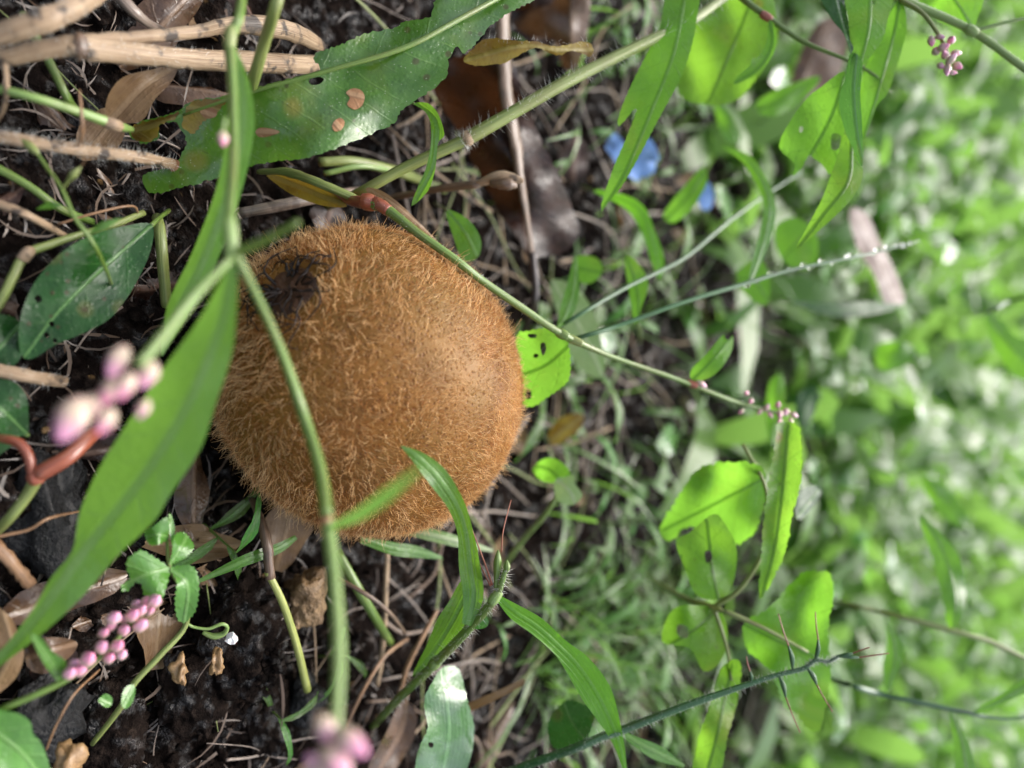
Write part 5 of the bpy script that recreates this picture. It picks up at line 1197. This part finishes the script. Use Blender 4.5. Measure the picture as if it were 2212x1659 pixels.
# scraps of dead leaf
SC = []
for k in range(6):
    SC.append(leaf_mesh('dead_leaf_scrap', rng.uniform(1.2, 2.6), rng.uniform(.25, .6), rng.uniform(-.1, .3), rng.uniform(-.9, .9), rng.uniform(-.6, .6), M[('tanleaf', 'brownleaf', 'darkbrown', 'brownleaf', 'tanleaf', 'darkbrown')[k]], 60 + k, 9, .12))
for k in range(85):
    x, y = pick(-20, 760) if k < 40 else pick(950, 1750)
    if (x / 2.9) ** 2 + ((y - 8.3) / 2.9) ** 2 < 1: continue
    o = bpy.data.objects.new('dead_leaf_scrap', SC[k % 6]); C.objects.link(o)
    o.location = Vector((x, y, float(ground_h(x, y)) + .15)) * CM; o.rotation_euler = (rng.uniform(-.5, .5), rng.uniform(-.3, .3), rng.uniform(0, 6.28)); o.scale = (rng.uniform(.5, 1.0),) * 3
    tag(o, ('tan', 'brown', 'dark brown', 'brown', 'tan', 'dark brown')[k % 6] + ' scrap of dead leaf on the soil near ' + near(x, y), 'dead leaf', 'scraps of dead leaf on the soil')

# flat wet leaves that mirror the sky
WL = [leaf_mesh('blade', rng.uniform(1.8, 2.8), rng.uniform(.5, .8), .15, rng.uniform(.2, .5), .06, M['wetwhite'], 80 + k, 9, .05) for k in range(4)]
for k, (px, py, h) in enumerate([(1546, 405, 1.5), (1526, 245, 2.0), (1666, 170, 2.5), (1606, 500, 1.5), (1761, 800, 2.5), (1750, 940, 2.2), (1745, 1000, 2.0), (1951, 490, 4.5), (1916, 1250, 4), (1990, 930, 5), (1900, 1420, 3.5), (1960, 1520, 4), (1800, 1600, 3), (1870, 860, 3.5), (2040, 560, 5.5), (2060, 1230, 5.5), (1420, 960, 1.2), (1330, 740, 1.0), (2080, 300, 6), (1940, 330, 4.5), (2010, 1600, 5), (2120, 980, 6.5)]):
    p = G(px, py, h); g = Vector((p.x, p.y, float(ground_h(p.x, p.y))))
    t = thing('wet_leaf', tuple(g), 'flat wet leaf mirroring the pale sky near ' + near(p.x, p.y), 'leaf', 'wet leaves mirroring the sky')
    a = rng.uniform(0, 6.28); s_ = rng.uniform(.7, 1.0)
    o = child('blade', WL[k % 4], t, tuple(p - g), a, s_)
    o.rotation_euler = (rng.uniform(-.12, .12), rng.uniform(-.12, .12), a)
    V, F, UV = tube_geo(catmull([tuple(g - Vector((0, 0, .3))), tuple(g.lerp(p, .5) + Vector((.2, .1, 0))), tuple(p)], 4), np.full(9, .035), 6)
    mesh_obj('leaf_stalk', V, F, M['gstem'], t, True, UV)

# fine grass, dead scraps and far ground cover: nobody could count them
def blades(name, n, place, L, W, mat, label, cat, seed, bend=.8, nl=5, flat=False):
    rs = np.random.RandomState(seed)
    xy = np.array([place(rs) for _ in range(n)]); gz = ground_h(xy[:, 0], xy[:, 1])
    sc = np.array([(.6 if y < 50 and n > 3000 else 1) + .012 * max(0, y - 20) for y in xy[:, 1]])
    l = L * (.5 + rs.rand(n)) * np.minimum(sc, 2.2); w = W * (.6 + .8 * rs.rand(n)) * np.minimum(sc, 2.2)
    az = rs.rand(n) * 2 * np.pi; tw = rs.uniform(-1.6, 1.6, n) if flat else np.zeros(n); a0 = rs.uniform(-.1, .25, n) if flat else rs.uniform(.25, 1.5, n); bd = bend * rs.uniform(.3, 1.8, n)
    X = xy[:, 0].copy(); Yv = xy[:, 1].copy(); Z = gz + (.05 if flat else -.05)
    V = []
    roll = rs.uniform(-.5, .5, n)
    for i in range(nl):
        t = i / (nl - 1); dx, dy = np.cos(az + tw * t), np.sin(az + tw * t); ww = w * max(math.sin(math.pi * (t * .88 + .08)), .04)
        for k in (-1, 1): V.append(np.stack([X - dy * k * ww * np.cos(roll), Yv + dx * k * ww * np.cos(roll), Z + k * ww * np.sin(roll)], 1))
        ang = a0 - bd * t; st = l / (nl - 1)
        X = X + dx * np.cos(ang) * st; Yv = Yv + dy * np.cos(ang) * st; Z = Z + np.sin(ang) * st
    V = np.stack(V, 1).reshape(-1, 3); b = (np.arange(n) * nl * 2)[:, None, None]
    tri = []
    for i in range(nl - 1): a = i * 2; tri += [(a, a + 1, a + 3), (a, a + 3, a + 2)]
    o = tris_obj(name, V, (b + np.array(tri)[None]).reshape(-1, 3), mat)
    return tag(o, label, cat, kind='stuff')
M['cover'] = island_mat('ground_cover_leaf', (.045, .13, .020), (.13, .24, .05), .34, .44, .4, (.32, .60, .11), .28)
M['finegrass'] = island_mat('fine_grass_blade', (.05, .14, .02), (.14, .27, .06), .3, .4, .45, (.28, .55, .08), .5)
M['scrap'] = island_mat('dead_scrap', (.025, .016, .011), (.11, .07, .045), .55, .1, .4, (.2, .14, .08), .4)
def ptuft(rs):
    p = G(rs.uniform(1130, 1480), rs.uniform(1240, 1520)); return p.x, p.y
def pfield(rs):
    p = G(rs.uniform(1150, 1900), rs.uniform(-50, 1710)); return p.x, p.y
def pfar(rs):
    y = 24 + 85 * rs.rand() ** .75 if rs.rand() < .62 else 80 + 380 * rs.rand() ** 1.5; return rs.uniform(-1, 1) * (.62 * y + 6), y
def pnear(rs):
    p = G(rs.uniform(-30, 1500), rs.uniform(-40, 1700)); return p.x, p.y
blades('fine_grass', 280, ptuft, 2.6, .045, M['finegrass'], 'tuft of fine thin grass on the soil beside the wavy grass', 'grass', 3, .9)
blades('sparse_grass', 420, pfield, 2.6, .04, M['finegrass'], 'sparse thin grass blades over the littered soil', 'grass', 4, 1.0)
blades('undergrowth', 2700, pfar, 4.6, .62, M['cover'], 'dense blurred green ground cover spreading into the distance', 'ground cover', 5, 1.2)
def ptall(rs):
    y = 38 + 260 * rs.rand() ** 1.2; return rs.uniform(-1, 1) * (.62 * y + 6), y
blades('tall_grass', 1500, ptall, 5.5, .10, M['finegrass'], 'thin blurred grass stems standing through the far ground cover', 'grass', 9, .7, 6)
o = blades('plant_litter', 900, pnear, .9, .02, M['scrap'], 'thin dead scraps of stems and roots over the soil', 'plant litter', 6, .3, 6, True)
